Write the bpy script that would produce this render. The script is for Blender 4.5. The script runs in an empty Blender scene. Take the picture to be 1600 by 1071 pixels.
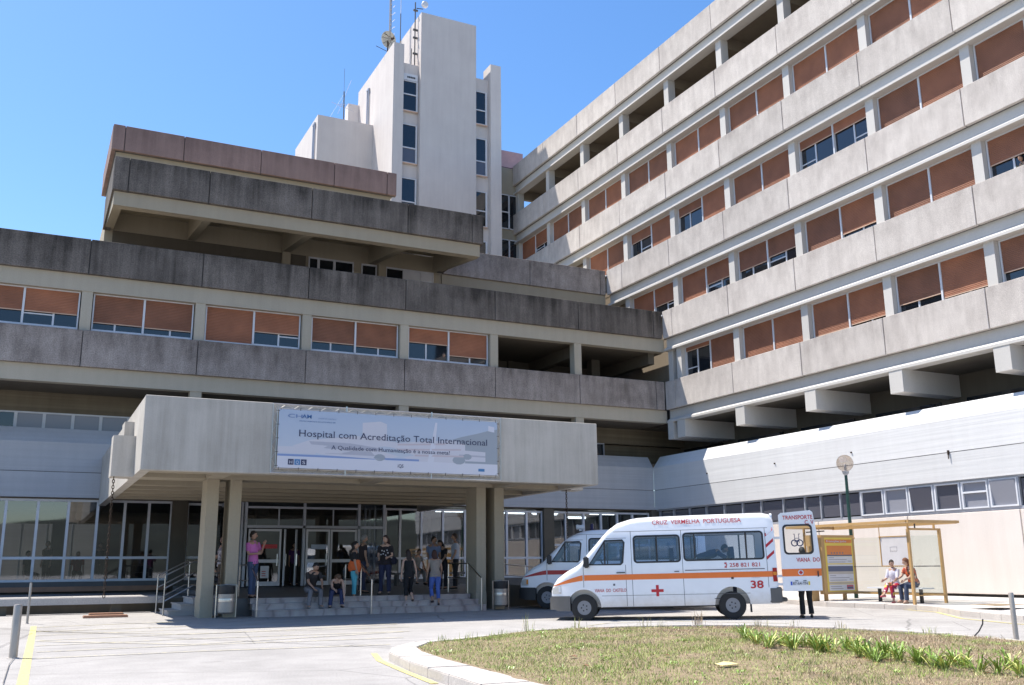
import bpy, bmesh, math, random
from mathutils import Vector, Matrix, noise
from mathutils.geometry import tessellate_polygon
random.seed(7)
PI = math.pi
R = math.radians
D = bpy.data
sc = bpy.context.scene
col = sc.collection
# ------------------------------------------------------------------ camera
yaw, pitch, roll = 0.459843168, 0.228494887, -0.00919373617
fwd = Vector((math.sin(yaw)*math.cos(pitch), math.cos(yaw)*math.cos(pitch), math.sin(pitch)))
rt = Vector((math.cos(yaw), -math.sin(yaw), 0))
up = rt.cross(fwd)
r2 = rt*math.cos(roll)+up*math.sin(roll)
u2 = -rt*math.sin(roll)+up*math.cos(roll)
cam = D.cameras.new('camera'); camo = D.objects.new('camera', cam); col.objects.link(camo)
camo.matrix_world = Matrix(((r2.x, u2.x, -fwd.x, 0), (r2.y, u2.y, -fwd.y, 0), (r2.z, u2.z, -fwd.z, 1.35), (0, 0, 0, 1)))
cam.sensor_width = 36; cam.lens = 1513.05/1600*36; cam.clip_end = 5000; cam.clip_start = .05
sc.camera = camo
# ------------------------------------------------------------------ world, sun, exposure
LD = Vector((.35, -.355, -1)).normalized()
elev = math.asin(-LD.z); sunaz = math.atan2(-LD.x, -LD.y)      # azimuth of the sun from +Y clockwise to +X
w = D.worlds.new('World'); sc.world = w; w.use_nodes = True
nt = w.node_tree; bg = nt.nodes['Background']
sky = nt.nodes.new('ShaderNodeTexSky'); sky.sky_type = 'NISHITA'; sky.sun_disc = False
sky.sun_elevation = elev; sky.sun_rotation = sunaz; sky.air_density = 1.0; sky.dust_density = .6; sky.ozone_density = 1.6
hsv = nt.nodes.new('ShaderNodeHueSaturation'); hsv.inputs['Saturation'].default_value = 1.27; hsv.inputs['Hue'].default_value = .503
nt.links.new(sky.outputs[0], hsv.inputs['Color']); nt.links.new(hsv.outputs[0], bg.inputs[0]); bg.inputs[1].default_value = .135
sun = D.lights.new('sun', 'SUN'); sun.energy = 5.0; sun.angle = R(.5); sun.color = (1, .94, .85)
suno = D.objects.new('sun', sun); col.objects.link(suno); suno.rotation_euler = LD.to_track_quat('-Z', 'Y').to_euler()
sc.view_settings.view_transform = 'Standard'; sc.view_settings.look = 'None'; sc.view_settings.exposure = .79
sc.render.engine = 'CYCLES'
# ------------------------------------------------------------------ materials
def newmat(name):
    m = D.materials.new(name); m.use_nodes = True
    return m, m.node_tree, m.node_tree.nodes['Principled BSDF']
def N(nt, t, **k):
    n = nt.nodes.new(t)
    for a, b in k.items(): setattr(n, a, b)
    return n
def coords(nt, scale=(1, 1, 1), rot=(0, 0, 0), obj=False):
    mp = N(nt, 'ShaderNodeMapping'); mp.inputs['Scale'].default_value = scale; mp.inputs['Rotation'].default_value = rot
    if obj:
        tc = N(nt, 'ShaderNodeTexCoord'); nt.links.new(tc.outputs['Object'], mp.inputs[0])
    else:
        g = N(nt, 'ShaderNodeNewGeometry'); nt.links.new(g.outputs['Position'], mp.inputs[0])
    return mp.outputs[0]
def noiz(nt, vec, scale, detail=4, rough=.55):
    n = N(nt, 'ShaderNodeTexNoise'); n.inputs['Scale'].default_value = scale; n.inputs['Detail'].default_value = detail
    n.inputs['Roughness'].default_value = rough; nt.links.new(vec, n.inputs['Vector']); return n.outputs['Fac']
def ramp(nt, fac, stops):
    r = N(nt, 'ShaderNodeValToRGB'); e = r.color_ramp.elements
    while len(e) < len(stops): e.new(.5)
    for i, (p, c) in enumerate(stops): e[i].position = p; e[i].color = (*c, 1) if len(c) == 3 else (c[0],)*3+(1,)
    nt.links.new(fac, r.inputs[0]); return r.outputs[0]
def mix(nt, fac, a, b, mode='MIX'):
    m = N(nt, 'ShaderNodeMix', data_type='RGBA', blend_type=mode)
    for s, v in ((0, fac), (6, a), (7, b)):
        if hasattr(v, 'is_linked'): nt.links.new(v, m.inputs[s])
        else: m.inputs[s].default_value = v if s == 0 else (*v, 1)
    return m.outputs[2]
def bump(nt, b, h, st, dist=.02):
    n = N(nt, 'ShaderNodeBump'); n.inputs['Strength'].default_value = st; n.inputs['Distance'].default_value = dist
    nt.links.new(h, n.inputs['Height']); nt.links.new(n.outputs[0], b.inputs['Normal'])
def plain(name, c, rough=.6, metal=0, var=.12, scale=3, bmp=0, coat=0, spec=.5):
    m, nt, b = newmat(name)
    v = coords(nt); f = noiz(nt, v, scale)
    c2 = tuple(x*(1-var) for x in c); c3 = tuple(min(1, x*(1+var*.6)) for x in c)
    nt.links.new(ramp(nt, f, [(.3, c2), (.7, c3)]), b.inputs['Base Color'])
    b.inputs['Roughness'].default_value = rough; b.inputs['Metallic'].default_value = metal
    b.inputs['Specular IOR Level'].default_value = spec
    if coat: b.inputs['Coat Weight'].default_value = coat; b.inputs['Coat Roughness'].default_value = .06
    if bmp: bump(nt, b, noiz(nt, v, scale*8), bmp)
    return m
def concrete(name, base, stain, amount=.5, streak=(1.6, 1.6, .12), grain=60, gb=.25, rough=.9, boards=0, blotch=.6, thr=.45, edge=False):
    """exposed concrete: fine aggregate grain, big blotches, rain streaks running down"""
    m, nt, b = newmat(name)
    p = coords(nt)
    st = noiz(nt, coords(nt, streak), 2.2, 6, .6)
    bl = noiz(nt, p, blotch, 5, .6)
    gr = noiz(nt, p, grain, 2, .7)
    a = mix(nt, .5, st, bl)
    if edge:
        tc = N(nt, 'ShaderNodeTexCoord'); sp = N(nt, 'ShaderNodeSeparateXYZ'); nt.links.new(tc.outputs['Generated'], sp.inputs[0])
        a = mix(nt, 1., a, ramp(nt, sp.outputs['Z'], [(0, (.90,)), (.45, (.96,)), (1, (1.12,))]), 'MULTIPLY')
    f = ramp(nt, a, [(thr-.10, (0,)), (thr+.22, (1,))])
    sm = N(nt, 'ShaderNodeMath', operation='MULTIPLY'); nt.links.new(f, sm.inputs[0]); sm.inputs[1].default_value = amount
    c = mix(nt, sm.outputs[0], base, stain)
    g = ramp(nt, gr, [(.3, (1-gb,)), (.7, (1+gb*.5,))])
    c = mix(nt, 1., c, g, 'MULTIPLY')
    oi = N(nt, 'ShaderNodeObjectInfo'); c = mix(nt, 1., c, ramp(nt, oi.outputs['Random'], [(0, (.92,)), (1, (1.04,))]), 'MULTIPLY')
    if boards:
        zz = noiz(nt, coords(nt, (.12, .12, 7)), 1.5, 2, .5)
        c = mix(nt, 1., c, ramp(nt, zz, [(.35, (1-boards,)), (.65, (1,))]), 'MULTIPLY')
        bump(nt, b, zz, .3, .02)
    else: bump(nt, b, gr, .35, .012)
    nt.links.new(c, b.inputs['Base Color']); b.inputs['Roughness'].default_value = rough
    b.inputs['Specular IOR Level'].default_value = .25
    return m
def glass_dark(name, c=(.012, .016, .022), rough=.03):
    m, nt, b = newmat(name)
    b.inputs['Base Color'].default_value = (*c, 1); b.inputs['Roughness'].default_value = rough
    b.inputs['Specular IOR Level'].default_value = .8
    bump(nt, b, noiz(nt, coords(nt), .9, 1), .08, .03)
    return m
def glass_clear(name, tint=(.6, .65, .65), refl=.10):
    m = D.materials.new(name); m.use_nodes = True; nt = m.node_tree; nt.nodes.clear()
    o = N(nt, 'ShaderNodeOutputMaterial'); t = N(nt, 'ShaderNodeBsdfTransparent'); t.inputs[0].default_value = (*tint, 1)
    g = N(nt, 'ShaderNodeBsdfGlossy'); g.inputs['Roughness'].default_value = .02; g.inputs[0].default_value = (.95, .97, 1, 1)
    fr = N(nt, 'ShaderNodeLayerWeight'); fr.inputs[0].default_value = .5
    pw = N(nt, 'ShaderNodeMath', operation='POWER'); pw.inputs[1].default_value = 5; nt.links.new(fr.outputs['Facing'], pw.inputs[0])
    ad = N(nt, 'ShaderNodeMath', operation='MULTIPLY_ADD'); ad.inputs[1].default_value = .9; ad.inputs[2].default_value = refl+.045; ad.use_clamp = True
    bp = N(nt, 'ShaderNodeBump'); bp.inputs['Strength'].default_value = .06; bp.inputs['Distance'].default_value = .03
    nt.links.new(noiz(nt, coords(nt), .8, 1), bp.inputs['Height']); nt.links.new(bp.outputs[0], g.inputs['Normal'])
    mx = N(nt, 'ShaderNodeMixShader'); nt.links.new(pw.outputs[0], ad.inputs[0]); nt.links.new(ad.outputs[0], mx.inputs[0])
    nt.links.new(t.outputs[0], mx.inputs[1]); nt.links.new(g.outputs[0], mx.inputs[2]); nt.links.new(mx.outputs[0], o.inputs[0])
    return m
M = {}
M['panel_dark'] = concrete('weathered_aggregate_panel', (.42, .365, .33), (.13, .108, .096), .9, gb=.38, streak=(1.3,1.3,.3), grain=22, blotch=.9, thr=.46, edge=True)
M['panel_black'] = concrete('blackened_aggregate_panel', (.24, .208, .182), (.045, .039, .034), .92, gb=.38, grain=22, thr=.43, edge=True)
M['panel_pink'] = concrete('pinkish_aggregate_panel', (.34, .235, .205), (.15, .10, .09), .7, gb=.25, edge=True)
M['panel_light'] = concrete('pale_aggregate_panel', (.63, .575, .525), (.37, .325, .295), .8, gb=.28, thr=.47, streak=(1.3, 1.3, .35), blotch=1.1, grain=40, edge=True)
M['beam'] = concrete('shade_toned_cream_paint', (.47, .42, .335), (.36, .325, .255), .5, gb=.04, grain=20)  # painted beams; base colour darkened to carry the shade of this side
M['cream'] = concrete('shade_toned_cream_render', (.39, .34, .255), (.30, .26, .20), .5, gb=.04, grain=20)  # cream as on the beams, deepened in colour for the shade under the canopy
M['beam_b'] = concrete('off_white_painted_concrete', (.57, .545, .51), (.50, .48, .44), .5, gb=.04, grain=20)
M['canopy'] = concrete('stained_painted_concrete', (.53, .495, .445), (.30, .275, .235), .8, streak=(2.6, 2.6, .14), gb=.05, grain=30, thr=.5)
M['tower'] = concrete('pale_pink_render', (.66, .61, .575), (.50, .45, .43), .55, gb=.05, grain=20)
M['white'] = concrete('white_board_marked_concrete', (.66, .655, .65), (.56, .55, .54), .5, gb=.04, grain=30, boards=.045)
M['white_a'] = concrete('shade_toned_white_board_concrete', (.46, .465, .48), (.36, .365, .385), .5, gb=.04, grain=30, boards=.06)  # white cladding with the shade of the front block put into its colour
M['wall_rough'] = concrete('cream_roughcast', (.70, .63, .575), (.60, .535, .48), .6, gb=.14, grain=45)
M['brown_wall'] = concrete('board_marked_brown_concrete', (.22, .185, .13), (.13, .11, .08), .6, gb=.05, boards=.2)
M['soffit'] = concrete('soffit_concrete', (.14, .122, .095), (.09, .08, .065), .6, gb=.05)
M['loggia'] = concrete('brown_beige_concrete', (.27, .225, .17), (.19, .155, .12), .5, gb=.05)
M['pink_wall'] = plain('pink_render', (.52, .33, .34), .85, var=.08)
M['maroon'] = plain('maroon_trim', (.12, .03, .05), .5)
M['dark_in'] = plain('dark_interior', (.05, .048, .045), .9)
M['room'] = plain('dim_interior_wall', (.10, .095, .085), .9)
M['alu'] = plain('white_aluminium', (.62, .63, .66), .4, .0, var=.05)
M['alu_grey'] = plain('grey_aluminium', (.38, .40, .45), .4, .3, var=.06)
M['steel'] = plain('brushed_steel', (.55, .54, .52), .28, 1, var=.1)
M['pole_steel'] = plain('dull_steel', (.42, .37, .32), .45, .4, var=.12)
M['shutter'] = plain('terracotta_shutter', (.31, .125, .066), .65, var=.2, scale=1.2)
_nt = M['shutter'].node_tree; _b = _nt.nodes['Principled BSDF']; _l = _b.inputs['Base Color'].links[0].from_socket
_oi = N(_nt, 'ShaderNodeObjectInfo'); _nt.links.new(mix(_nt, 1., _l, ramp(_nt, _oi.outputs['Random'], [(0, (.72, .78, .86)), (.5, (1, 1, 1)), (1, (1.15, 1.15, 1.15))]), 'MULTIPLY'), _b.inputs['Base Color'])
M['rail'] = plain('shutter_bottom_rail', (.62, .42, .30), .5)
M['glass'] = glass_dark('dark_window_glass')
M['glass_grey'] = glass_dark('frosted_and_reflection_grey_glass', (.09, .09, .11), .2)  # frosted tower panes; on the ribbon window the grey paints in reflections
M['glass_frost'] = glass_dark('frosted_glass', (.24, .245, .28), .35)
M['glass_c'] = glass_clear('lobby_glass', (.50, .53, .55), .10)
M['glass_s'] = glass_clear('shelter_glass', (.86, .9, .88), .02)
M['glass_v'] = glass_clear('van_window_glass', (.62, .70, .80), .03)
M['black'] = plain('black_plastic', (.022, .022, .024), .5)
M['dkgrey'] = plain('dark_grey_plastic', (.11, .105, .10), .6)
M['rust'] = plain('rusty_dark_metal', (.07, .045, .03), .7, .5)
M['green'] = plain('dark_green_paint', (.015, .06, .045), .4)
M['tan'] = plain('tan_painted_metal', (.47, .29, .12), .45, var=.08)
M['brown'] = plain('brown_stone', (.34, .18, .11), .7)
M['marble'] = None
def marble():
    m, nt, b = newmat('worn_pinkish_marble')
    p = coords(nt); d = noiz(nt, p, 2.2, 6, .65)
    wv = N(nt, 'ShaderNodeTexWave'); wv.inputs['Scale'].default_value = .7; wv.inputs['Distortion'].default_value = 9; wv.inputs['Detail'].default_value = 4
    nt.links.new(p, wv.inputs['Vector'])
    c = ramp(nt, wv.outputs['Fac'], [(.0, (.16, .12, .125)), (.12, (.36, .30, .29)), (1, (.42, .37, .35))])
    c = mix(nt, .5, c, ramp(nt, d, [(.35, (.24, .20, .19)), (.65, (.46, .41, .385))]))
    nt.links.new(c, b.inputs['Base Color']); b.inputs['Roughness'].default_value = .35; return m
M['marble'] = marble()
M['floor'] = plain('stone_floor', (.17, .155, .145), .5, var=.15)
def asphalt():
    m, nt, b = newmat('sun_bleached_asphalt')
    p = coords(nt); big = noiz(nt, p, .22, 6, .6); md = noiz(nt, p, 1.7, 5, .6); fine = noiz(nt, p, 45, 4, .85)
    c = ramp(nt, big, [(.3, (.275, .262, .25)), (.5, (.335, .32, .306)), (.72, (.385, .37, .355))])
    c = mix(nt, 1., c, ramp(nt, md, [(.3, (.86,)), (.65, (1.04,))]), 'MULTIPLY')
    c = mix(nt, 1., c, ramp(nt, fine, [(.32, (.45,)), (.5, (1,)), (.72, (1.4,))]), 'MULTIPLY')
    oil = noiz(nt, coords(nt, (1, 1, 1)), .9, 3, .5); c = mix(nt, 1., c, ramp(nt, oil, [(.66, (1,)), (.74, (.78,))]), 'MULTIPLY')
    vo = N(nt, 'ShaderNodeTexVoronoi', feature='DISTANCE_TO_EDGE'); vo.inputs['Scale'].default_value = .22
    wv = mix(nt, .12, coords(nt), noiz(nt, coords(nt), 1.2, 4)); nt.links.new(wv, vo.inputs['Vector'])
    c = mix(nt, 1., c, ramp(nt, vo.outputs['Distance'], [(.0, (.55,)), (.0035, (1,))]), 'MULTIPLY')
    nt.links.new(c, b.inputs['Base Color']); b.inputs['Roughness'].default_value = .88; bump(nt, b, fine, .4, .01)
    return m
M['asphalt'] = asphalt()
M['pave'] = concrete('pale_paving', (.48, .46, .44), (.36, .34, .33), .5, streak=(1, 1, 1), gb=.2, grain=40)
M['kerb'] = concrete('kerb_stone', (.56, .515, .47), (.36, .33, .31), .6, streak=(1, 1, 1), gb=.15, grain=30)
def worn_paint(name, c, keep=.5):
    m, nt, b = newmat(name)
    f = ramp(nt, noiz(nt, coords(nt), 16, 6, .75), [(keep-.06, (.30, .29, .275)), (keep+.06, c)])
    nt.links.new(f, b.inputs['Base Color']); b.inputs['Roughness'].default_value = .8; return m
M['yellow'] = worn_paint('worn_yellow_paint', (.58, .49, .18), .43)
M['yellow_thin'] = worn_paint('faded_yellow_paint', (.52, .46, .27), .49)
M['tar'] = plain('tar_seam', (.13, .12, .115), .8)
M['soil'] = plain('dry_soil', (.24, .18, .11), .95, var=.3, scale=8, bmp=.5)
def grassm():
    m, nt, b = newmat('dry_grass')
    p = coords(nt); a = noiz(nt, p, .8, 6, .75); f = noiz(nt, p, 22, 3, .8)
    dry = ramp(nt, f, [(.34, (.20, .13, .08)), (.46, (.38, .27, .17)), (.56, (.54, .42, .28)), (.68, (.72, .62, .44))])
    grn = ramp(nt, f, [(.34, (.14, .21, .04)), (.5, (.31, .38, .09)), (.66, (.60, .60, .24))])
    xs = N(nt, 'ShaderNodeSeparateXYZ'); nt.links.new(p, xs.inputs[0]); mr = N(nt, 'ShaderNodeMapRange'); mr.inputs[1].default_value = 5; mr.inputs[2].default_value = 11; mr.inputs[3].default_value = .20; mr.inputs[4].default_value = .0; nt.links.new(xs.outputs['X'], mr.inputs[0])
    ad = N(nt, 'ShaderNodeMath', operation='ADD'); nt.links.new(a, ad.inputs[0]); nt.links.new(mr.outputs[0], ad.inputs[1])
    k = ramp(nt, ad.outputs[0], [(.47, (0,)), (.60, (1,))])
    nt.links.new(mix(nt, k, dry, grn), b.inputs['Base Color']); b.inputs['Roughness'].default_value = .7; return m
M['grass'] = grassm()
M['leaf'] = plain('strap_leaf', (.24, .36, .06), .45, var=.5, scale=9)
M['leaf_y'] = plain('yellowing_leaf', (.58, .58, .17), .5, var=.3, scale=9)
M['paper'] = plain('yellow_paper', (.75, .62, .28), .8)
M['dead_leaf'] = plain('dead_leaf', (.22, .09, .04), .8)
M['hill'] = plain('wooded_hill', (.04, .045, .035), .95, var=.4, scale=.05)
M['paint'] = plain('white_van_paint', (.80, .81, .83), .28, var=.03, coat=.6)
_nt = M['paint'].node_tree; _b = _nt.nodes['Principled BSDF']; _l = _b.inputs['Base Color'].links[0].from_socket; _tc = N(_nt, 'ShaderNodeTexCoord'); _s = N(_nt, 'ShaderNodeSeparateXYZ'); _nt.links.new(_tc.outputs['Object'], _s.inputs[0])
_n = noiz(_nt, _tc.outputs['Object'], 5, 5, .7); _m = N(_nt, 'ShaderNodeMath', operation='MULTIPLY_ADD'); _nt.links.new(_n, _m.inputs[0]); _m.inputs[1].default_value = .5; _nt.links.new(_s.outputs['Z'], _m.inputs[2])
_nt.links.new(mix(_nt, ramp(_nt, _m.outputs[0], [(.55, (.55,)), (.95, (.0,))]), _l, (.45, .38, .30)), _b.inputs['Base Color'])
M['orange'] = plain('orange_stripe', (.78, .17, .02), .35, var=.03, coat=.4)
M['red'] = plain('red_lettering', (.50, .02, .03), .4, var=.05)
M['redst'] = plain('dark_red_stripe', (.42, .02, .02), .4, var=.05)
M['rubber'] = plain('tyre_rubber', (.025, .024, .023), .85)
M['lamp_glass'] = plain('headlight_lens', (.6, .6, .58), .08, .3)
M['amber'] = plain('amber_lens', (.75, .25, .02), .2)
M['tail'] = plain('red_tail_lens', (.35, .01, .01), .15)
M['seat'] = plain('dark_blue_seat', (.03, .035, .07), .8)
M['tube'] = None
def emis(name, c, s):
    m = D.materials.new(name); m.use_nodes = True; nt = m.node_tree; b = nt.nodes['Principled BSDF']
    b.inputs['Emission Color'].default_value = (*c, 1); b.inputs['Emission Strength'].default_value = s; return m
M['tube'] = emis('lit_fluorescent_tube', (.85, .95, 1), 2.2)
def flat(name, c, rough=.5): 
    k = 'f_'+name
    if k not in M: M[k] = plain(name, c, rough, var=.06)
    return M[k]
# ------------------------------------------------------------------ mesh helpers
def box(bm, x0, x1, y0, y1, z0, z1, mi=0, rot=None, at=None):
    vs = [Vector((x, y, z)) for z in (z0, z1) for y in (y0, y1) for x in (x0, x1)]
    if rot is not None:
        vs = [rot @ (v - at) + at if at is not None else rot @ v for v in vs]
    v = [bm.verts.new(p) for p in vs]
    for f in ((0, 2, 3, 1), (4, 5, 7, 6), (0, 1, 5, 4), (2, 6, 7, 3), (0, 4, 6, 2), (1, 3, 7, 5)):
        bm.faces.new([v[i] for i in f]).material_index = mi
    return v
def quad(bm, pts, mi=0):
    f = bm.faces.new([bm.verts.new(Vector(p)) for p in pts]); f.material_index = mi; return f
def ringmesh(bm, rings, closed=True, cap=True, mi=0):
    R_ = [[bm.verts.new(p) for p in r] for r in rings]
    for a, b in zip(R_[:-1], R_[1:]):
        n = len(a)
        for i in range(n if closed else n-1):
            j = (i+1) % n
            try: bm.faces.new((a[i], a[j], b[j], b[i])).material_index = mi
            except ValueError: pass
    if cap:
        bm.faces.new(R_[0][::-1]).material_index = mi; bm.faces.new(R_[-1]).material_index = mi
    return R_
def tube(bm, pts, r, n=8, mi=0, r2=None):
    """round bar through points"""
    pts = [Vector(p) for p in pts]; rings = []
    for i, p in enumerate(pts):
        d = (pts[min(i+1, len(pts)-1)] - pts[max(i-1, 0)]).normalized()
        a = Vector((0, 0, 1)) if abs(d.z) < .9 else Vector((0, 1, 0))
        x = d.cross(a).normalized(); y = d.cross(x)
        rr = r if r2 is None else r+(r2-r)*i/(len(pts)-1)
        if isinstance(r, (list, tuple)): rr = r[i]
        rings.append([p + x*rr*math.cos(2*PI*k/n) + y*rr*math.sin(2*PI*k/n) for k in range(n)])
    ringmesh(bm, rings, mi=mi)
def lathe(bm, prof, n=24, axis='z', o=(0, 0, 0), mi=0):
    rings = []
    for r, h in prof:
        ring = []
        for k in range(n):
            a = 2*PI*k/n; c, s = r*math.cos(a), r*math.sin(a)
            p = {'z': (c, s, h), 'y': (c, h, s), 'x': (h, c, s)}[axis]
            ring.append(Vector(p)+Vector(o))
        rings.append(ring)
    ringmesh(bm, rings, mi=mi)
def sphere(bm, c, r, su=14, sv=10, sx=1, sy=1, sz=1, mi=0):
    g = bmesh.ops.create_uvsphere(bm, u_segments=su, v_segments=sv, radius=r)
    for v in g['verts']: v.co = Vector((v.co.x*sx, v.co.y*sy, v.co.z*sz))+Vector(c)
    for v in g['verts']:
        for f in v.link_faces: f.material_index = mi; f.smooth = True
    return g['verts']
def poly_holes(outer, holes=()):
    loops = [[Vector((x, y, 0)) for x, y in outer]] + [[Vector((x, y, 0)) for x, y in h] for h in holes]
    pts = [p for l in loops for p in l]
    return [(p.x, p.y) for p in pts], tessellate_polygon(loops)
def slab(bm, outer, t0, t1, fn, holes=(), mi=0):
    """2-D outline with holes, extruded t0..t1; fn(u, v, t) -> 3-D"""
    pts, tris = poly_holes(outer, holes)
    A = [bm.verts.new(fn(u, v, t0)) for u, v in pts]; B = [bm.verts.new(fn(u, v, t1)) for u, v in pts]
    for t in tris:
        for vs in ((A[t[0]], A[t[1]], A[t[2]]), (B[t[2]], B[t[1]], B[t[0]])):
            try: bm.faces.new(vs).material_index = mi
            except ValueError: pass
    o = 0
    for l in [outer]+list(holes):
        n = len(l)
        for i in range(n):
            j = (i+1) % n
            try: bm.faces.new((A[o+i], A[o+j], B[o+j], B[o+i])).material_index = mi
            except ValueError: pass
        o += n
def rrect(x0, x1, y0, y1, r, n=4):
    p = []
    for cx, cy, a0 in ((x1-r, y1-r, 0), (x0+r, y1-r, 90), (x0+r, y0+r, 180), (x1-r, y0+r, 270)):
        for k in range(n+1):
            a = R(a0+90*k/n); p.append((cx+r*math.cos(a), cy+r*math.sin(a)))
    return p
def smooth(bm, ang=35):
    for f in bm.faces: f.smooth = True
    for e in bm.edges:
        if len(e.link_faces) == 2 and e.calc_face_angle(0) > R(ang): e.smooth = False
def obj(name, bm, mat, parent=None, T=None, sm=None, local=False, recalc=True):
    if T is not None: bmesh.ops.transform(bm, matrix=T, verts=bm.verts)
    if recalc and len(bm.faces): bmesh.ops.recalc_face_normals(bm, faces=bm.faces)
    if sm: smooth(bm, sm)
    me = D.meshes.new(name); bm.to_mesh(me); bm.free()
    for m in (mat if isinstance(mat, (list, tuple)) else [mat]): me.materials.append(m)
    o = D.objects.new(name, me); col.objects.link(o)
    if parent is not None:
        o.parent = parent
        if not local:
            root = parent
            while root.parent is not None: root = root.parent
            if parent is root: o.matrix_parent_inverse = Matrix.Translation(-Vector(root.location))
    return o
def thing(name, label, cat, loc=(0, 0, 0), rz=0, group=None, rot=None):
    o = D.objects.new(name, None); col.objects.link(o); o.location = loc; o.rotation_euler = rot or (0, 0, rz)
    o.empty_display_size = .2; o['label'] = label; o['category'] = cat
    if group: o['group'] = group
    return o
def tag(o, label, cat, group=None):
    o['label'] = label; o['category'] = cat
    if group: o['group'] = group
    return o
def struct(name, bm, m, kind='structure'):
    o = obj(name, bm, m); o['kind'] = kind; return o
def text2d(s, h, bold=0, width=None, serif=False):
    """flat lettering: returns vertex list (x, y) with left base at 0, faces, width"""
    c = D.curves.new('t', 'FONT'); c.body = s; c.size = 1; c.offset = bold; c.resolution_u = 3
    o = D.objects.new('t', c); col.objects.link(o)
    dg = bpy.context.evaluated_depsgraph_get(); me = D.meshes.new_from_object(o.evaluated_get(dg))
    D.objects.remove(o); D.curves.remove(c)
    vs = [v.co.copy() for v in me.vertices]; fs = [list(p.vertices) for p in me.polygons]; D.meshes.remove(me)
    if not vs: return [], [], 0
    if serif:
        cnt_ = {}
        for f in fs:
            for i in range(len(f)): e = tuple(sorted((f[i-1], f[i]))); cnt_[e] = cnt_.get(e, 0)+1
        for (a, b), c_ in list(cnt_.items()):
            p, q = vs[a], vs[b]; L = abs(p.x-q.x)
            if c_ == 1 and abs(p.y-q.y) < .004 and .03 < L < .15:
                xm, y = (p.x+q.x)/2, p.y; low = y < .1; n0 = len(vs)
                if .12 < y < .45: continue
                hh = .022; y0, y1 = (y-.001, y+hh) if low else (y-hh, y+.001); e_ = .045
                vs += [Vector((xm-L/2-e_, y0, 0)), Vector((xm+L/2+e_, y0, 0)), Vector((xm+L/2+e_, y1, 0)), Vector((xm-L/2-e_, y1, 0))]; fs.append([n0, n0+1, n0+2, n0+3])
    x0 = min(v.x for v in vs); x1 = max(v.x for v in vs)
    k = h/.73
    kx = k if width is None else width/(x1-x0)
    return [((v.x-x0)*kx, v.y*k) for v in vs], fs, (x1-x0)*kx
def put_text(bm, s, h, fn, bold=0, width=None, x=0, y=0, mi=0, anchor='l', serif=False):
    vs, fs, wd = text2d(s, h, bold, width, serif)
    if anchor == 'c': x -= wd/2
    V = [bm.verts.new(fn(a+x, b+y)) for a, b in vs]
    for f in fs:
        try: bm.faces.new([V[i] for i in f]).material_index = mi
        except ValueError: pass
    return wd
def children(o): return [c for c in D.objects if c.parent == o]
def dup(o, loc, rz=None, label=None):
    r = o.copy(); col.objects.link(r); r.location = loc
    if rz is not None: r.rotation_euler = (0, 0, rz)
    if label: r['label'] = label
    for ch in children(o):
        c = ch.copy(); col.objects.link(c); c.parent = r
        for g in children(ch):
            d = g.copy(); col.objects.link(d); d.parent = c
    return r
# ------------------------------------------------------------------ ground
def gz(x, y): return min(.1, max(0, .03*(y-25.5))) + .006*min(27, max(0, x-13))
bm = bmesh.new()
xs = [-900, -60, 13, 40, 900]; ys = [-900, -60, 25.5, 25.5+.1/.03, 900]
g = [[bm.verts.new((x, y, gz(x, y))) for x in xs] for y in ys]
for j in range(len(ys)-1):
    for i in range(len(xs)-1): bm.faces.new((g[j][i], g[j][i+1], g[j+1][i+1], g[j+1][i]))
struct('ground', bm, M['asphalt'])
def strip(bm, pts, wd, dz=.004, mi=0):
    pts = [Vector((p[0], p[1], 0)) for p in pts]; rows = []
    # subdivide
    q = []
    for a, b in zip(pts[:-1], pts[1:]):
        n = max(1, int((b-a).length/1.))
        q += [a.lerp(b, k/n) for k in range(n)]
    q.append(pts[-1])
    for i, p in enumerate(q):
        d = (q[min(i+1, len(q)-1)]-q[max(i-1, 0)]).normalized(); n_ = Vector((-d.y, d.x, 0))*wd/2
        rows.append([p-n_, p+n_])
    for a, b in zip(rows[:-1], rows[1:]):
        quad(bm, [(v.x, v.y, gz(v.x, v.y)+dz) for v in (a[0], b[0], b[1], a[1])], mi)
bm = bmesh.new(); strip(bm, [(.385, 27.35), (.13, 13.9), (.02, 8)], .13, .004)
struct('road_marking', bm, M['yellow'])
hatch = [[(0.43, 26.93), (4.13, 27.41)], [(0.42, 25.67), (3.9, 25.83), (8.8, 25.64)], [(0.4, 24.23), (3.72, 24.62), (8.6, 24.04)], [(0.38, 22.46), (3.47, 22.9), (8.39, 22.56)], [(0.36, 20.92), (3.22, 21.21), (7.8, 20.97)], [(0.35, 19.28), (2.95, 19.42), (6.98, 19.13)], [(0.33, 17.88), (2.73, 17.91), (6.15, 17.52)], [(0.42, 25.84), (3.43, 22.67), (8.5, 23.77)], [(0.38, 22.25), (2.98, 19.59), (7.6, 20.84)]]
bm = bmesh.new()
for i, l in enumerate(hatch): strip(bm, l, .07, .005+.0012*i)
strip(bm, [(16.24, 18.3), (14.9, 20.4), (13.6, 24.3)], .08, .005)
strip(bm, [(12.1, 20.5), (13.1, 21.2), (14.4, 20.6)], .07, .0066)
struct('hatch_marking', bm, M['yellow_thin'])
bm = bmesh.new(); strip(bm, [(-1.5, 28), (-0.34, 26.89), (1.62, 24.41), (3.22, 21.21), (4.71, 18.82), (5.9, 16.82)], .035, .02)
strip(bm, [(-.6, 17), (-.23, 20.96), (.34, 25.29)], .015, .021); strip(bm, [(-.08, 14.02), (-.04, 16.9), (.02, 18.08)], .012, .022)
struct('tar_seams', bm, M['tar'])
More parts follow.
